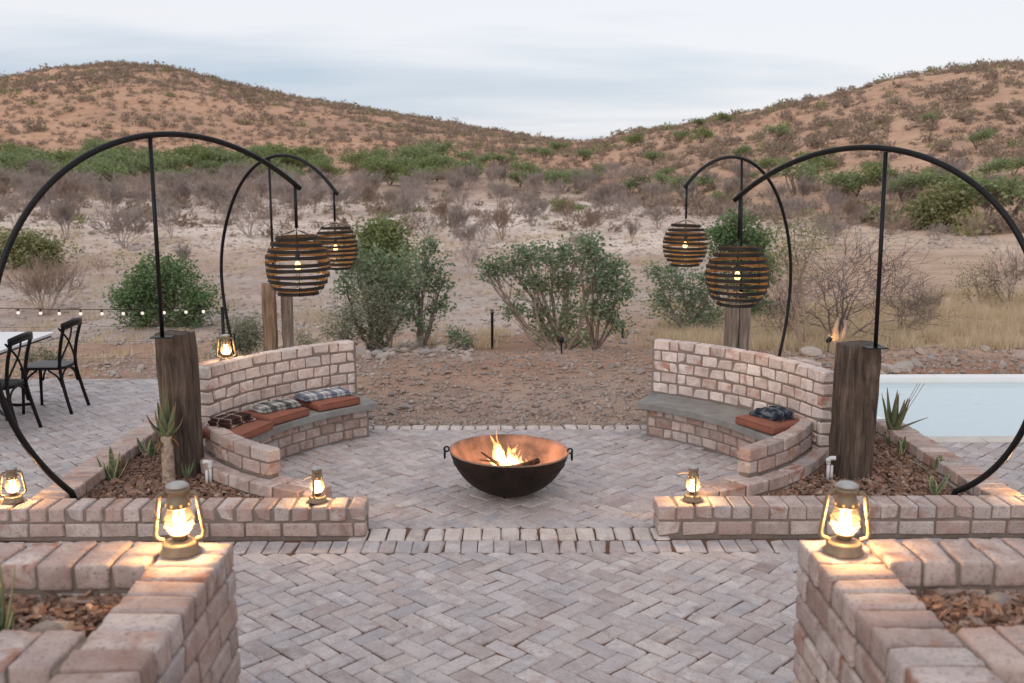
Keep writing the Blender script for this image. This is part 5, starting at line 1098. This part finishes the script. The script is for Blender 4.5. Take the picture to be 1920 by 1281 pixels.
def leafy(label, base_px, blobs, seed, leaf='leaf_mopane', bark='bark', ncl=40, per=18, size=.075, stems=3, Y=None, depthk=.8, trunk=.05, cat='tree', name='tree', spread=.13, aspect=.55, spreadbase=.18, z0=None):
    """blobs: (px, py, rx_px, ry_px, weight) outlines of leaf masses, all standing over one base point"""
    rg = np.random.default_rng(seed); b = hit(*base_px); 
    if Y is not None: b = aty(base_px[0], base_px[1], Y); b.z = float(height(b.x, b.y))
    t = thing(name, label, cat, b); sc = b.length / FPX; S = Segs(); C = []; S2 = Segs(); Yb = b.y
    hub = []
    for k in range(stems):
        a = 2 * PI * (k + rg.random() * .6) / stems; q = np.array([math.cos(a) * spreadbase * .5, math.sin(a) * spreadbase * .5, -.05]); hub.append(q)
    for bi, (px, py, rx, ry, wt) in enumerate(blobs):
        c = np.array(aty(px, py, Yb + rg.uniform(-.3, .3) * rx * sc * depthk)) - np.array(b); rad = np.array([rx * sc, rx * sc * depthk, ry * sc]); h0 = hub[bi % stems]
        root = curve_to(S, rg, h0, c - np.array([0, 0, rad[2] * .25]), trunk * (.75 + .25 * rg.random()), trunk * .30, -.05 if abs(c[0]) < .3 else .10, 7)
        n = max(5, int(ncl * wt * .62)); d = rg.normal(0, 1, (n, 3)); d /= np.linalg.norm(d, axis=1, keepdims=True); rr = rg.random(n) ** .45
        P = c + d * rr[:, None] * rad * (1 + .22 * rg.normal(0, 1, (n, 1))); C.append(P)
        for i in range(n):
            j = root[rg.integers(3, len(root))]; curve_to(S2, rg, j, P[i], trunk * .16, trunk * .05, .02, 4, .10)
    C = np.concatenate(C); C[:, 2] = np.maximum(C[:, 2], .10)
    ob('trunk', S.mesh('trunk', bark, 7), t, b); ob('branches', S2.mesh('branches', bark, 4), t, b)
    ob('crown', leaves_mesh('crown', C, rg, int(per * 1.95), spread * .82, size, leaf, aspect), t, b); return t, b
tA, bA = leafy('dense dark green dome shaped tree behind the terrace string lights', (305, 612), [(265, 535, 50, 38, 1.2), (330, 530, 55, 40, 1.3), (300, 510, 50, 25, 1), (375, 565, 35, 28, .9), (235, 560, 32, 25, .8), (310, 570, 60, 30, 1.1), (260, 600, 30, 17, .5), (355, 598, 40, 18, .6)], 1, 'leaf_dark', 'bark', 60, 20, .085, 4, spread=.14)
leafy('rounded bright green shrub crown rising behind the multi stemmed trees', (715, 600), [(715, 440, 48, 36, 1.6), (690, 480, 45, 42, 1.2), (745, 480, 40, 40, 1.2), (715, 530, 50, 40, 1.2)], 2, 'leaf_bright', 'bark', 60, 22, .10, 3, spread=.17)
leafy('dark leaved multi stemmed tree beside the heap of pale stones', (705, 655), [(720, 500, 50, 40, 1.2), (690, 545, 45, 38, 1), (650, 530, 28, 30, .6), (735, 560, 40, 30, .8), (700, 595, 45, 28, .7), (670, 480, 30, 30, .6), (758, 520, 32, 34, .8), (755, 585, 26, 24, .5)], 3, 'leaf_mopane', 'bark', 34, 12, .078, 4, spread=.10, trunk=.045)
leafy('slender open tree with twin pale trunks right of the stone heap', (795, 652), [(808, 465, 22, 25, .7), (800, 505, 36, 28, 1), (825, 535, 26, 20, .7), (780, 550, 30, 25, .7), (815, 580, 28, 16, .5), (790, 600, 30, 16, .4), (765, 515, 18, 22, .5)], 4, 'leaf_mopane', 'bark_pale', 30, 12, .078, 2, spread=.10, trunk=.05)
leafy('fine leaved grey green bush leaning out over the stone heap', (728, 662), [(660, 590, 45, 28, 1), (700, 560, 36, 36, .9), (640, 625, 36, 16, .7), (690, 630, 36, 20, .7), (735, 600, 25, 30, .6)], 5, 'leaf_grey', 'bark', 55, 20, .048, 5, spread=.12, trunk=.03, aspect=.4, cat='bush', name='bush')
tC, bC = leafy('broad spreading grey green tree with many stems lit by the ground spotlight', (1050, 656), [(960, 495, 52, 26, 1.1), (1035, 480, 50, 30, 1.3), (1080, 480, 40, 30, 1), (1000, 530, 45, 24, 1), (1065, 535, 50, 28, 1.1), (1110, 520, 35, 34, .9), (930, 505, 32, 17, .5), (1010, 585, 40, 18, .7), (1075, 595, 45, 24, .9), (960, 580, 28, 14, .45), (1035, 622, 40, 16, .6), (912, 502, 24, 12, .4), (985, 470, 30, 14, .5), (1090, 635, 36, 15, .5)], 6, 'leaf_mopane', 'bark_pale', 32, 12, .078, 6, spread=.10, trunk=.05, spreadbase=.3)
leafy('slender leafy sapling standing just right of the broad spreading tree', (1122, 655), [(1120, 475, 20, 25, .6), (1130, 520, 32, 30, 1), (1160, 545, 26, 18, .7), (1125, 575, 34, 20, .8), (1155, 500, 22, 17, .4), (1150, 605, 24, 12, .4), (1100, 455, 17, 12, .3)], 7, 'leaf_mopane', 'bark', 30, 16, .078, 1, spread=.11, trunk=.035)
leafy('dark green tree crown standing above the pendant lamp behind the single cushion bench', (1385, 600), [(1385, 430, 40, 24, 1.2), (1350, 440, 28, 22, .9), (1420, 450, 32, 24, .9), (1380, 480, 45, 26, 1), (1400, 530, 45, 26, .9), (1440, 500, 25, 30, .7), (1400, 570, 50, 26, .8)], 8, 'leaf_dark', 'bark', 44, 19, .10, 3, spread=.15)
leafy('grey green shrub trailing twigs behind the bench with one cushion', (1300, 628), [(1270, 520, 40, 26, 1.0), (1245, 560, 28, 30, .8), (1300, 560, 40, 26, 1.0), (1330, 530, 26, 28, .7), (1290, 595, 45, 20, .8), (1335, 595, 28, 20, .6), (1230, 510, 16, 17, .3)], 9, 'leaf_mopane', 'bark_pale', 40, 17, .075, 4, spread=.12, trunk=.04)
leafy('low grey green bush behind the lantern on the brick pier', (460, 668), [(440, 630, 30, 28, 1), (475, 620, 28, 26, 1), (455, 645, 40, 18, 1), (420, 650, 18, 17, .5)], 10, 'leaf_grey', 'bark', 46, 20, .05, 4, spread=.08, trunk=.02, cat='bush', name='bush', aspect=.4)
leafy('olive green rounded bush beyond the river bed near the arched stand foot', (55, 502), [(40, 462, 42, 26, 1.2), (85, 475, 32, 22, 1), (15, 470, 30, 24, .9), (60, 488, 45, 12, .7)], 11, 'leaf_olive', 'bark', 60, 22, .15, 4, spread=.26, trunk=.06, cat='bush', name='bush')
leafy('low dusty green plant showing between the terrace chairs', (85, 690), [(85, 668, 24, 17, 1), (105, 672, 16, 10, .6), (60, 675, 12, 9, .5)], 12, 'leaf_grey', 'bark', 30, 16, .035, 3, spread=.05, trunk=.01, cat='bush', name='bush', aspect=.5)
leafy('pale dusty bush at the foot of the timber sleepers behind the bench', (570, 655), [(565, 635, 16, 17, 1), (590, 645, 12, 8, .5)], 13, 'leaf_grey', 'bark_pale', 26, 16, .05, 3, spread=.07, trunk=.012, cat='bush', name='bush', aspect=.25)
leafy('thin pale green thorn bush near the right arch, half bare', (1835, 575), [(1830, 510, 34, 22, .9), (1860, 540, 30, 22, .7), (1815, 545, 22, 18, .5)], 17, 'leaf_olive', 'twig_brown', 30, 10, .06, 4, spread=.16, trunk=.03, cat='bush', name='bush')
leafy('big olive green bush at the foot of the hill above the pool', (1765, 424), [(1765, 395, 45, 28, 1.4), (1735, 402, 30, 20, .9), (1795, 405, 20, 18, .7), (1770, 375, 30, 17, .7)], 15, 'leaf_olive', 'bark', 60, 22, .26, 3, spread=.42, trunk=.1, cat='bush', name='bush')
leafy('low leafy weed at the edge of the stone heap', (862, 655), [(850, 630, 16, 17, .8), (872, 640, 17, 10, .6)], 16, 'leaf_mopane', 'bark', 22, 12, .06, 3, spread=.08, trunk=.01, cat='bush', name='bush')

def bare(seed, H=2.4, W=1.3, stems=6, mat='twig_purple', r0=.035, levels=3, twist=.55, nchild=(2, 4), up=.28, rmin=.0062, name='branches', lr=(.42, .68)):
    rg = np.random.default_rng(seed); S = Segs()
    def grow(p, d, L, r, lv):
        n = 4; 
        for i in range(n):
            d = nrm(d + rg.normal(0, twist * .35, 3) + np.array([0, 0, up * .25])); q = p + d * L / n; r2 = max(r * .84, rmin); S.add(p, q, r, r2); p, r = q, r2
            if lv < levels and i >= (1 if lv else 1):
                for c in range(rg.integers(nchild[0], nchild[1]) if i < n - 1 else nchild[1]):
                    e = nrm(d + rg.normal(0, twist, 3)); grow(p, e, L * rg.uniform(*lr), max(r * .62, rmin), lv + 1)
    for k in range(stems):
        a = 2 * PI * (k + rg.random()) / stems; t = rg.uniform(.15, 1) * W / H; grow(np.array([math.cos(a) * .06, math.sin(a) * .06, -.05]), nrm(np.array([math.cos(a) * t, math.sin(a) * t, 1.0])), H * rg.uniform(.42, .58), r0 * rg.uniform(.7, 1.1), 0)
    return S.mesh(name, mat, 3)
BARE = [bare(40 + i, 2.4, (1.5, .8, 1.9, 1.1, 1.7, 1.3, 1.0)[i], (6, 5, 8, 5, 7, 4, 6)[i], 'twig_purple' if i not in (3, 5) else 'twig_brown', r0=.03, levels=3, twist=(.42, .38, .48, .40, .5, .45, .36)[i], nchild=((1, 3), (1, 2), (1, 2), (1, 3), (1, 2), (1, 2), (1, 3))[i], up=(.62, .5, .35, .62, .45, .3, .6)[i], rmin=.0085, lr=((.42, .68), (.5, .85), (.5, .85), (.42, .68), (.5, .8), (.55, .9), (.42, .7))[i]) for i in range(7)]
BLOW = [m_.vertices and float(np.max(np.array([v.co.z for v in m_.vertices]))) for m_ in BARE]
random.seed(77)
def bare_at(px, py, h, label, group, k=None):
    p = hit(px, py); k = random.randrange(7) if k is None else k; s = 1.28 * h / FPX * p.length / BLOW[k]
    t = thing('bare_shrub', label, 'shrub', p, random.uniform(0, 6.28), group); o = lob('branches', BARE[k], t); t.scale = (s * random.uniform(1.0, 1.7), s * random.uniform(1.0, 1.7), s); return t
G1 = ('leafless greyish purple shrub on the pale stony plain', 'leafless shrubs on the stony plain')
for px, py, h in [(125, 450, 72), (235, 466, 62), (322, 448, 66), (85, 405, 55), (200, 392, 50), (30, 428, 55), (265, 400, 42), (400, 400, 52), (470, 446, 70), (450, 395, 50), (545, 410, 60), (590, 400, 50), (760, 420, 48), (797, 447, 42), (855, 447, 58), (905, 455, 42), (940, 452, 60), (1060, 415, 42), (985, 405, 42), (830, 430, 50), (877, 470, 42), (1110, 440, 45), (1160, 415, 45), (1185, 455, 36), (640, 400, 45), (690, 395, 45), (880, 520, 55), (1000, 425, 44), (60, 375, 40), (150, 372, 42), (330, 380, 48), (370, 370, 46), (1235, 430, 40), (195, 520, 30), (345, 500, 34), (1080, 470, 30), (1025, 500, 26), (700, 372, 44), (500, 372, 42), (430, 365, 40)]: bare_at(px, py, h, *G1)
for i in range(95): bare_at(random.uniform(-170, 1340), random.uniform(350, 404), random.uniform(24, 52), 'leafless purple shrub in the thick belt below the hills', 'leafless shrubs below the hills')
for i in range(34): bare_at(random.uniform(1340, 1930), random.uniform(345, 470), random.uniform(26, 46), 'leafless shrub on the slope behind the pool', 'leafless shrubs on the slope behind the pool')
BIG = bare(61, 2.0, 1.7, 16, 'twig_brown', .014, 2, .35, (2, 4), .30, .0045)
t = thing('bare_shrub', 'broom like leafless brown bush behind the string lights', 'shrub', hit(85, 592)); o = lob('branches', BIG, t); s = 105 / FPX * t.location.length / 2.0; t.scale = (s * 1.1, s, s)
# tangled thorn trees on the right
TH = bare(71, 3.0, 3.4, 7, 'twig_dark', .045, 3, .62, (1, 2), .02, .0065, lr=(.55, .95))
def place_big(me, px, py, h, label, rz, H, wide=1.0, name='thorn_tree'):
    p = hit(px, py); t = thing(name, label, 'tree', p, rz); lob('branches', me, t); s = h / FPX * p.length / H; t.scale = (s * wide, s * wide, s); return t, p
H_TH = float(max(v.co.z for v in TH.vertices))
tT, pT = place_big(TH, 1575, 645, 215, 'tangled leafless thorn tree with grey trunk behind the cracked timber post', 1.0, H_TH, 1.25)
TH2 = bare(72, 2.6, 2.6, 9, 'twig_dark', .022, 3, .50, (1, 2), .18, .005, lr=(.5, .9)); H2 = float(max(v.co.z for v in TH2.vertices))
place_big(TH2, 1690, 630, 130, 'low leafless thorn bush with arching twigs behind the pool bank', 2.2, H2, 1.3, 'bare_shrub')
place_big(TH2, 1735, 612, 105, 'upright leafless thorn bush in the dry grass behind the pool', 4.0, H2, 1.0, 'bare_shrub')
place_big(TH2, 1890, 575, 130, 'tall leafless thorn bush where the arch meets the dry grass', 5.1, H2, 1.1, 'bare_shrub')
place_big(TH2, 1470, 640, 150, 'leafless thorn bush under the dark crown behind the bench', .4, H2, 1.2, 'bare_shrub')
leafy('pale olive thorn tree with thin feathery crown behind the arched stand', (1510, 610), [(1490, 420, 45, 28, 1), (1530, 450, 36, 30, .9), (1470, 460, 34, 30, .8), (1500, 490, 45, 25, .7), (1450, 490, 25, 25, .5)], 17, 'leaf_olive', 'twig_brown', 40, 10, .055, 4, spread=.17, trunk=.02, aspect=.35, Y=16.5)
m = MB(); m.tube([(0, 0, -.1), (.02, 0, .16), (-.01, .01, .34), (.03, 0, .55)], [.08, .065, .05, .02], 9); m.tube([(.05, -.02, .0), (.12, -.02, .24), (.17, -.02, .50)], [.05, .045, .02], 8)
sp_ = hit(1566, 655); stp = thing('tree_stump', 'split pale stump glowing in the garden spotlight', 'tree stump', sp_); lob('stump_wood', m.mesh('stump_wood', 'bark_pale', True), stp)
spot(1553, 661, sp_ + Vector((.03, 0, .35)), 'small black garden spotlight shining on the split stump', 15); spot(1053, 662, bC + Vector((-.02, .0, .9)), 'small ground spotlight below the broad spreading tree', 16)

# green thorn trees of the valley floor and slopes
def acacia(seed, mat):
    rg = np.random.default_rng(seed); C = []
    for k in range(rg.integers(4, 7)):
        c = np.array([rg.normal(0, .75), rg.normal(0, .75), rg.uniform(1.0, 1.75)]); n = 22; d = rg.normal(0, 1, (n, 3)); d /= np.linalg.norm(d, axis=1, keepdims=True); C.append(c + d * (rg.random(n) ** .4)[:, None] * np.array([.75, .75, .42]))
    C = np.concatenate(C); S = Segs()
    for k in range(4):
        a = rg.uniform(0, 6.28); curve_to(S, rg, (0, 0, -.1), (math.cos(a) * .6, math.sin(a) * .6, 1.35), .07, .02, 0.0, 5)
    for i in range(0, len(C), 2): curve_to(S, rg, C[i] * np.array([.4, .4, .7]), C[i], .018, .008, 0, 3)
    return leaves_mesh('crown', C, rg, 11, .17, .20, mat, .6), S.mesh('trunk', 'bark', 4)
ACA = [acacia(80 + i, ('leaf_acacia', 'leaf_acacia', 'leaf_bright', 'leaf_acacia', 'leaf_olive')[i]) for i in range(5)]
def aca(px, py, h, label, group, k=None, wide=None):
    p = hit(px, py); k = random.randrange(4) if k is None else k; s = h / FPX * p.length / 2.0; t = thing('thorn_tree', label, 'tree', p, random.uniform(0, 6.28), group); lob('crown', ACA[k][0], t); lob('trunk', ACA[k][1], t); w_ = wide or random.uniform(.9, 1.3); t.scale = (s * w_, s * w_, s)
for i in range(135): aca(random.uniform(-190, 900), random.uniform(310, 352), random.uniform(22, 44), 'green thorn tree in the long belt below the larger hill', 'green thorn trees in the valley belt')
for px, py, h in [(60, 362, 26), (200, 365, 24), (370, 352, 30), (760, 350, 30), (840, 345, 26), (870, 335, 30), (900, 318, 26), (940, 312, 24), (975, 352, 32), (1000, 345, 40), (1050, 360, 40), (1080, 352, 36), (1035, 350, 30), (1110, 345, 26), (1020, 300, 22), (1045, 287, 22), (960, 300, 18), (1000, 293, 18), (1095, 303, 24), (920, 300, 16), (1180, 372, 38), (1250, 362, 34), (1275, 370, 40), (1300, 365, 34), (1225, 309, 26), (1350, 388, 30), (1060, 405, 30), (940, 370, 24), (1120, 330, 20)]: aca(px, py, h, 'green thorn tree scattered at the mouth of the valley between the hills', 'green thorn trees at the valley mouth')
for px, py, h in [(1460, 268, 24), (1315, 268, 20), (1385, 300, 18), (1490, 366, 44), (1575, 382, 42), (1605, 370, 30), (1530, 325, 26), (1660, 365, 38), (1690, 378, 34), (1775, 380, 40), (1815, 380, 34), (1745, 342, 20), (1830, 282, 24), (1895, 420, 60), (1440, 330, 24), (1400, 345, 20), (1550, 305, 20), (1640, 330, 20), (1360, 232, 14), (1195, 275, 16), (1270, 268, 16), (1310, 240, 14), (1740, 235, 16), (1850, 345, 30), (1900, 330, 22), (1240, 340, 18)]: aca(px, py, h * 1.3, 'green thorn tree standing on the nearer slope behind the pool', 'green thorn trees on the nearer slope')
aca(1777, 128, 20, 'small lone tree standing on the crest of the nearer hill', None, 0)
# hillside scrub, far too many to count
def scrub(name, label, n, seed, mat, per, az0, az1, dmin, dmax, smin, smax, keep=None, plain=False):
    rg = np.random.default_rng(seed); a = np.tan(np.radians(az0)) + rg.random(n) * (np.tan(np.radians(az1)) - np.tan(np.radians(az0))); a = np.arctan(a); d = np.sqrt(rg.random(n) * (dmax ** 2 - dmin ** 2) + dmin ** 2); x = d * np.sin(a); y = d * np.cos(a)
    px = 960 + FPX * np.tan(a - YAW); ds = np.interp(px, [-3000, 900, 1050, 1200, 1400, 1700, 2200], [190, 190, 160, 105, 80, 66, 62]); dc = np.interp(px, [-3000, 900, 1050, 1150, 1300, 1600, 4000], [480, 480, 430, 380, 300, 275, 275])
    den = .62 + .40 * vnoise(x, y, 40, 5) + .35 * vnoise(x, y, 11, 6); k = ((d > ds * .9) | plain) & (d < dc + 12) & (rg.random(n) < den); x, y = x[k], y[k]; m = len(x); z = height(x, y); s = rg.uniform(smin, smax, m) * np.clip(rg.lognormal(0, .3, m), .5, 2)
    c = rg.normal(0, 1, (m, per, 3)); c /= np.linalg.norm(c, axis=2, keepdims=True); c *= rg.random((m, per, 1)) ** .5 * np.array([.55, .55, .50]) * s[:, None, None] * rg.uniform(.75, 1.2, (m, per, 1)); c[..., 2] = np.abs(c[..., 2]) + .05 * s[:, None]; P = np.stack([x, y, z], 1)[:, None] + c; q = s[:, None, None] * keep * rg.uniform(.6, 1.3, (m, per, 1))
    u = c * 1.6 / s[:, None, None] + rg.normal(0, .55, (m, per, 3)); u /= np.linalg.norm(u, axis=2, keepdims=True); v = np.cross(u, rg.normal(0, 1, (m, per, 3))); v /= np.linalg.norm(v, axis=2, keepdims=True) + 1e-9
    V = np.stack([P - u * q * .8, P + v * q * .34, P + u * q * .8, P - v * q * .34], 2).reshape(-1, 3); return tag(stuff(ob(name, npmesh(name, V, np.arange(len(V)).reshape(-1, 4), mat))), label, 'scrub')
for nm, lb, mt, nn_, sd in (('hillside_scrub', 'dense leafless brown scrub covering ', 'scrub_twig', (2100, 6000, 19000), 1), ('green_hillside_scrub', 'scattered small green bushes among the scrub on ', 'leaf_olive', (90, 420, 1500), 5)):
    scrub(nm, lb + 'the lower slopes', nn_[0], sd, mt, 110, -33, 32, 60, 165, .8, 2.0, .11)
    scrub(nm, lb + 'the middle slopes', nn_[1], sd + 1, mt, 56, -33, 32, 165, 300, .9, 2.2, .14)
    scrub(nm, lb + 'the upper slopes and crest', nn_[2], sd + 2, mt, 24, -33, 32, 300, 500, 1.0, 2.6, .19)
scrub('plain_scrub', 'low dry grey tan scrub between the shrubs on the stony plain', 900, 31, 'scrub_twig', 90, -33, 32, 55, 135, .5, 1.5, .13, True)
scrub('green_plain_scrub', 'small dusty green bushlets dotted over the stony plain', 110, 33, 'leaf_olive', 90, -33, 32, 60, 150, .6, 1.6, .13, True)
# dry grass
def grass(name, label, area, n, seed, h, spread=.10, per=46, mat='dry_grass'):
    rg = np.random.default_rng(seed); c = area(rg, n); n = len(c); P = np.repeat(c, per, 0); m = len(P); P = P + rg.normal(0, spread, (m, 2)); z = height(P[:, 0], P[:, 1]); hh = h * rg.uniform(.5, 1.2, m); le = rg.normal(0, .32, (m, 2)) * hh[:, None]; w_ = .006 + .004 * rg.random(m); a = rg.uniform(0, 6.28, m); dx_ = np.cos(a) * w_; dy_ = np.sin(a) * w_
    V = np.stack([np.stack([P[:, 0] - dx_, P[:, 1] - dy_, z - .02], 1), np.stack([P[:, 0] + dx_, P[:, 1] + dy_, z - .02], 1), np.stack([P[:, 0] + le[:, 0], P[:, 1] + le[:, 1], z + hh], 1)], 1).reshape(-1, 3)
    return tag(stuff(ob(name, npmesh(name, V, np.arange(len(V)).reshape(-1, 3), mat))), label, 'grass')
grass('dry_grass', 'straw coloured dry grass covering the slope behind the pool bank', lambda g, n: (lambda y: np.stack([np.maximum(y * .16, 3.0) + g.random(n) * y * .5, y], 1))(16.2 + 11 * g.random(n) ** 1.0), 750, 1, .28)
grass('dry_grass', 'dry grass tufts around the trees behind the fire circle', lambda g, n: (lambda y: np.stack([g.normal(.06, .09, n) * y, y], 1))(17.5 + 6 * g.random(n)), 48, 2, .26)
grass('dry_grass', 'sparse dry grass tufts on the ground behind the terrace', lambda g, n: (lambda y: np.stack([g.uniform(-.56, -.12, n) * y, y], 1))(13 + 12 * g.random(n)), 110, 3, .15, .10, 30)
grass('dry_grass', 'yellow dry grass tufts along the river bed', lambda g, n: (lambda y: np.stack([g.uniform(-.5, .35, n) * y, y], 1))(24 + 34 * g.random(n)), 330, 4, .36, .22, 40)
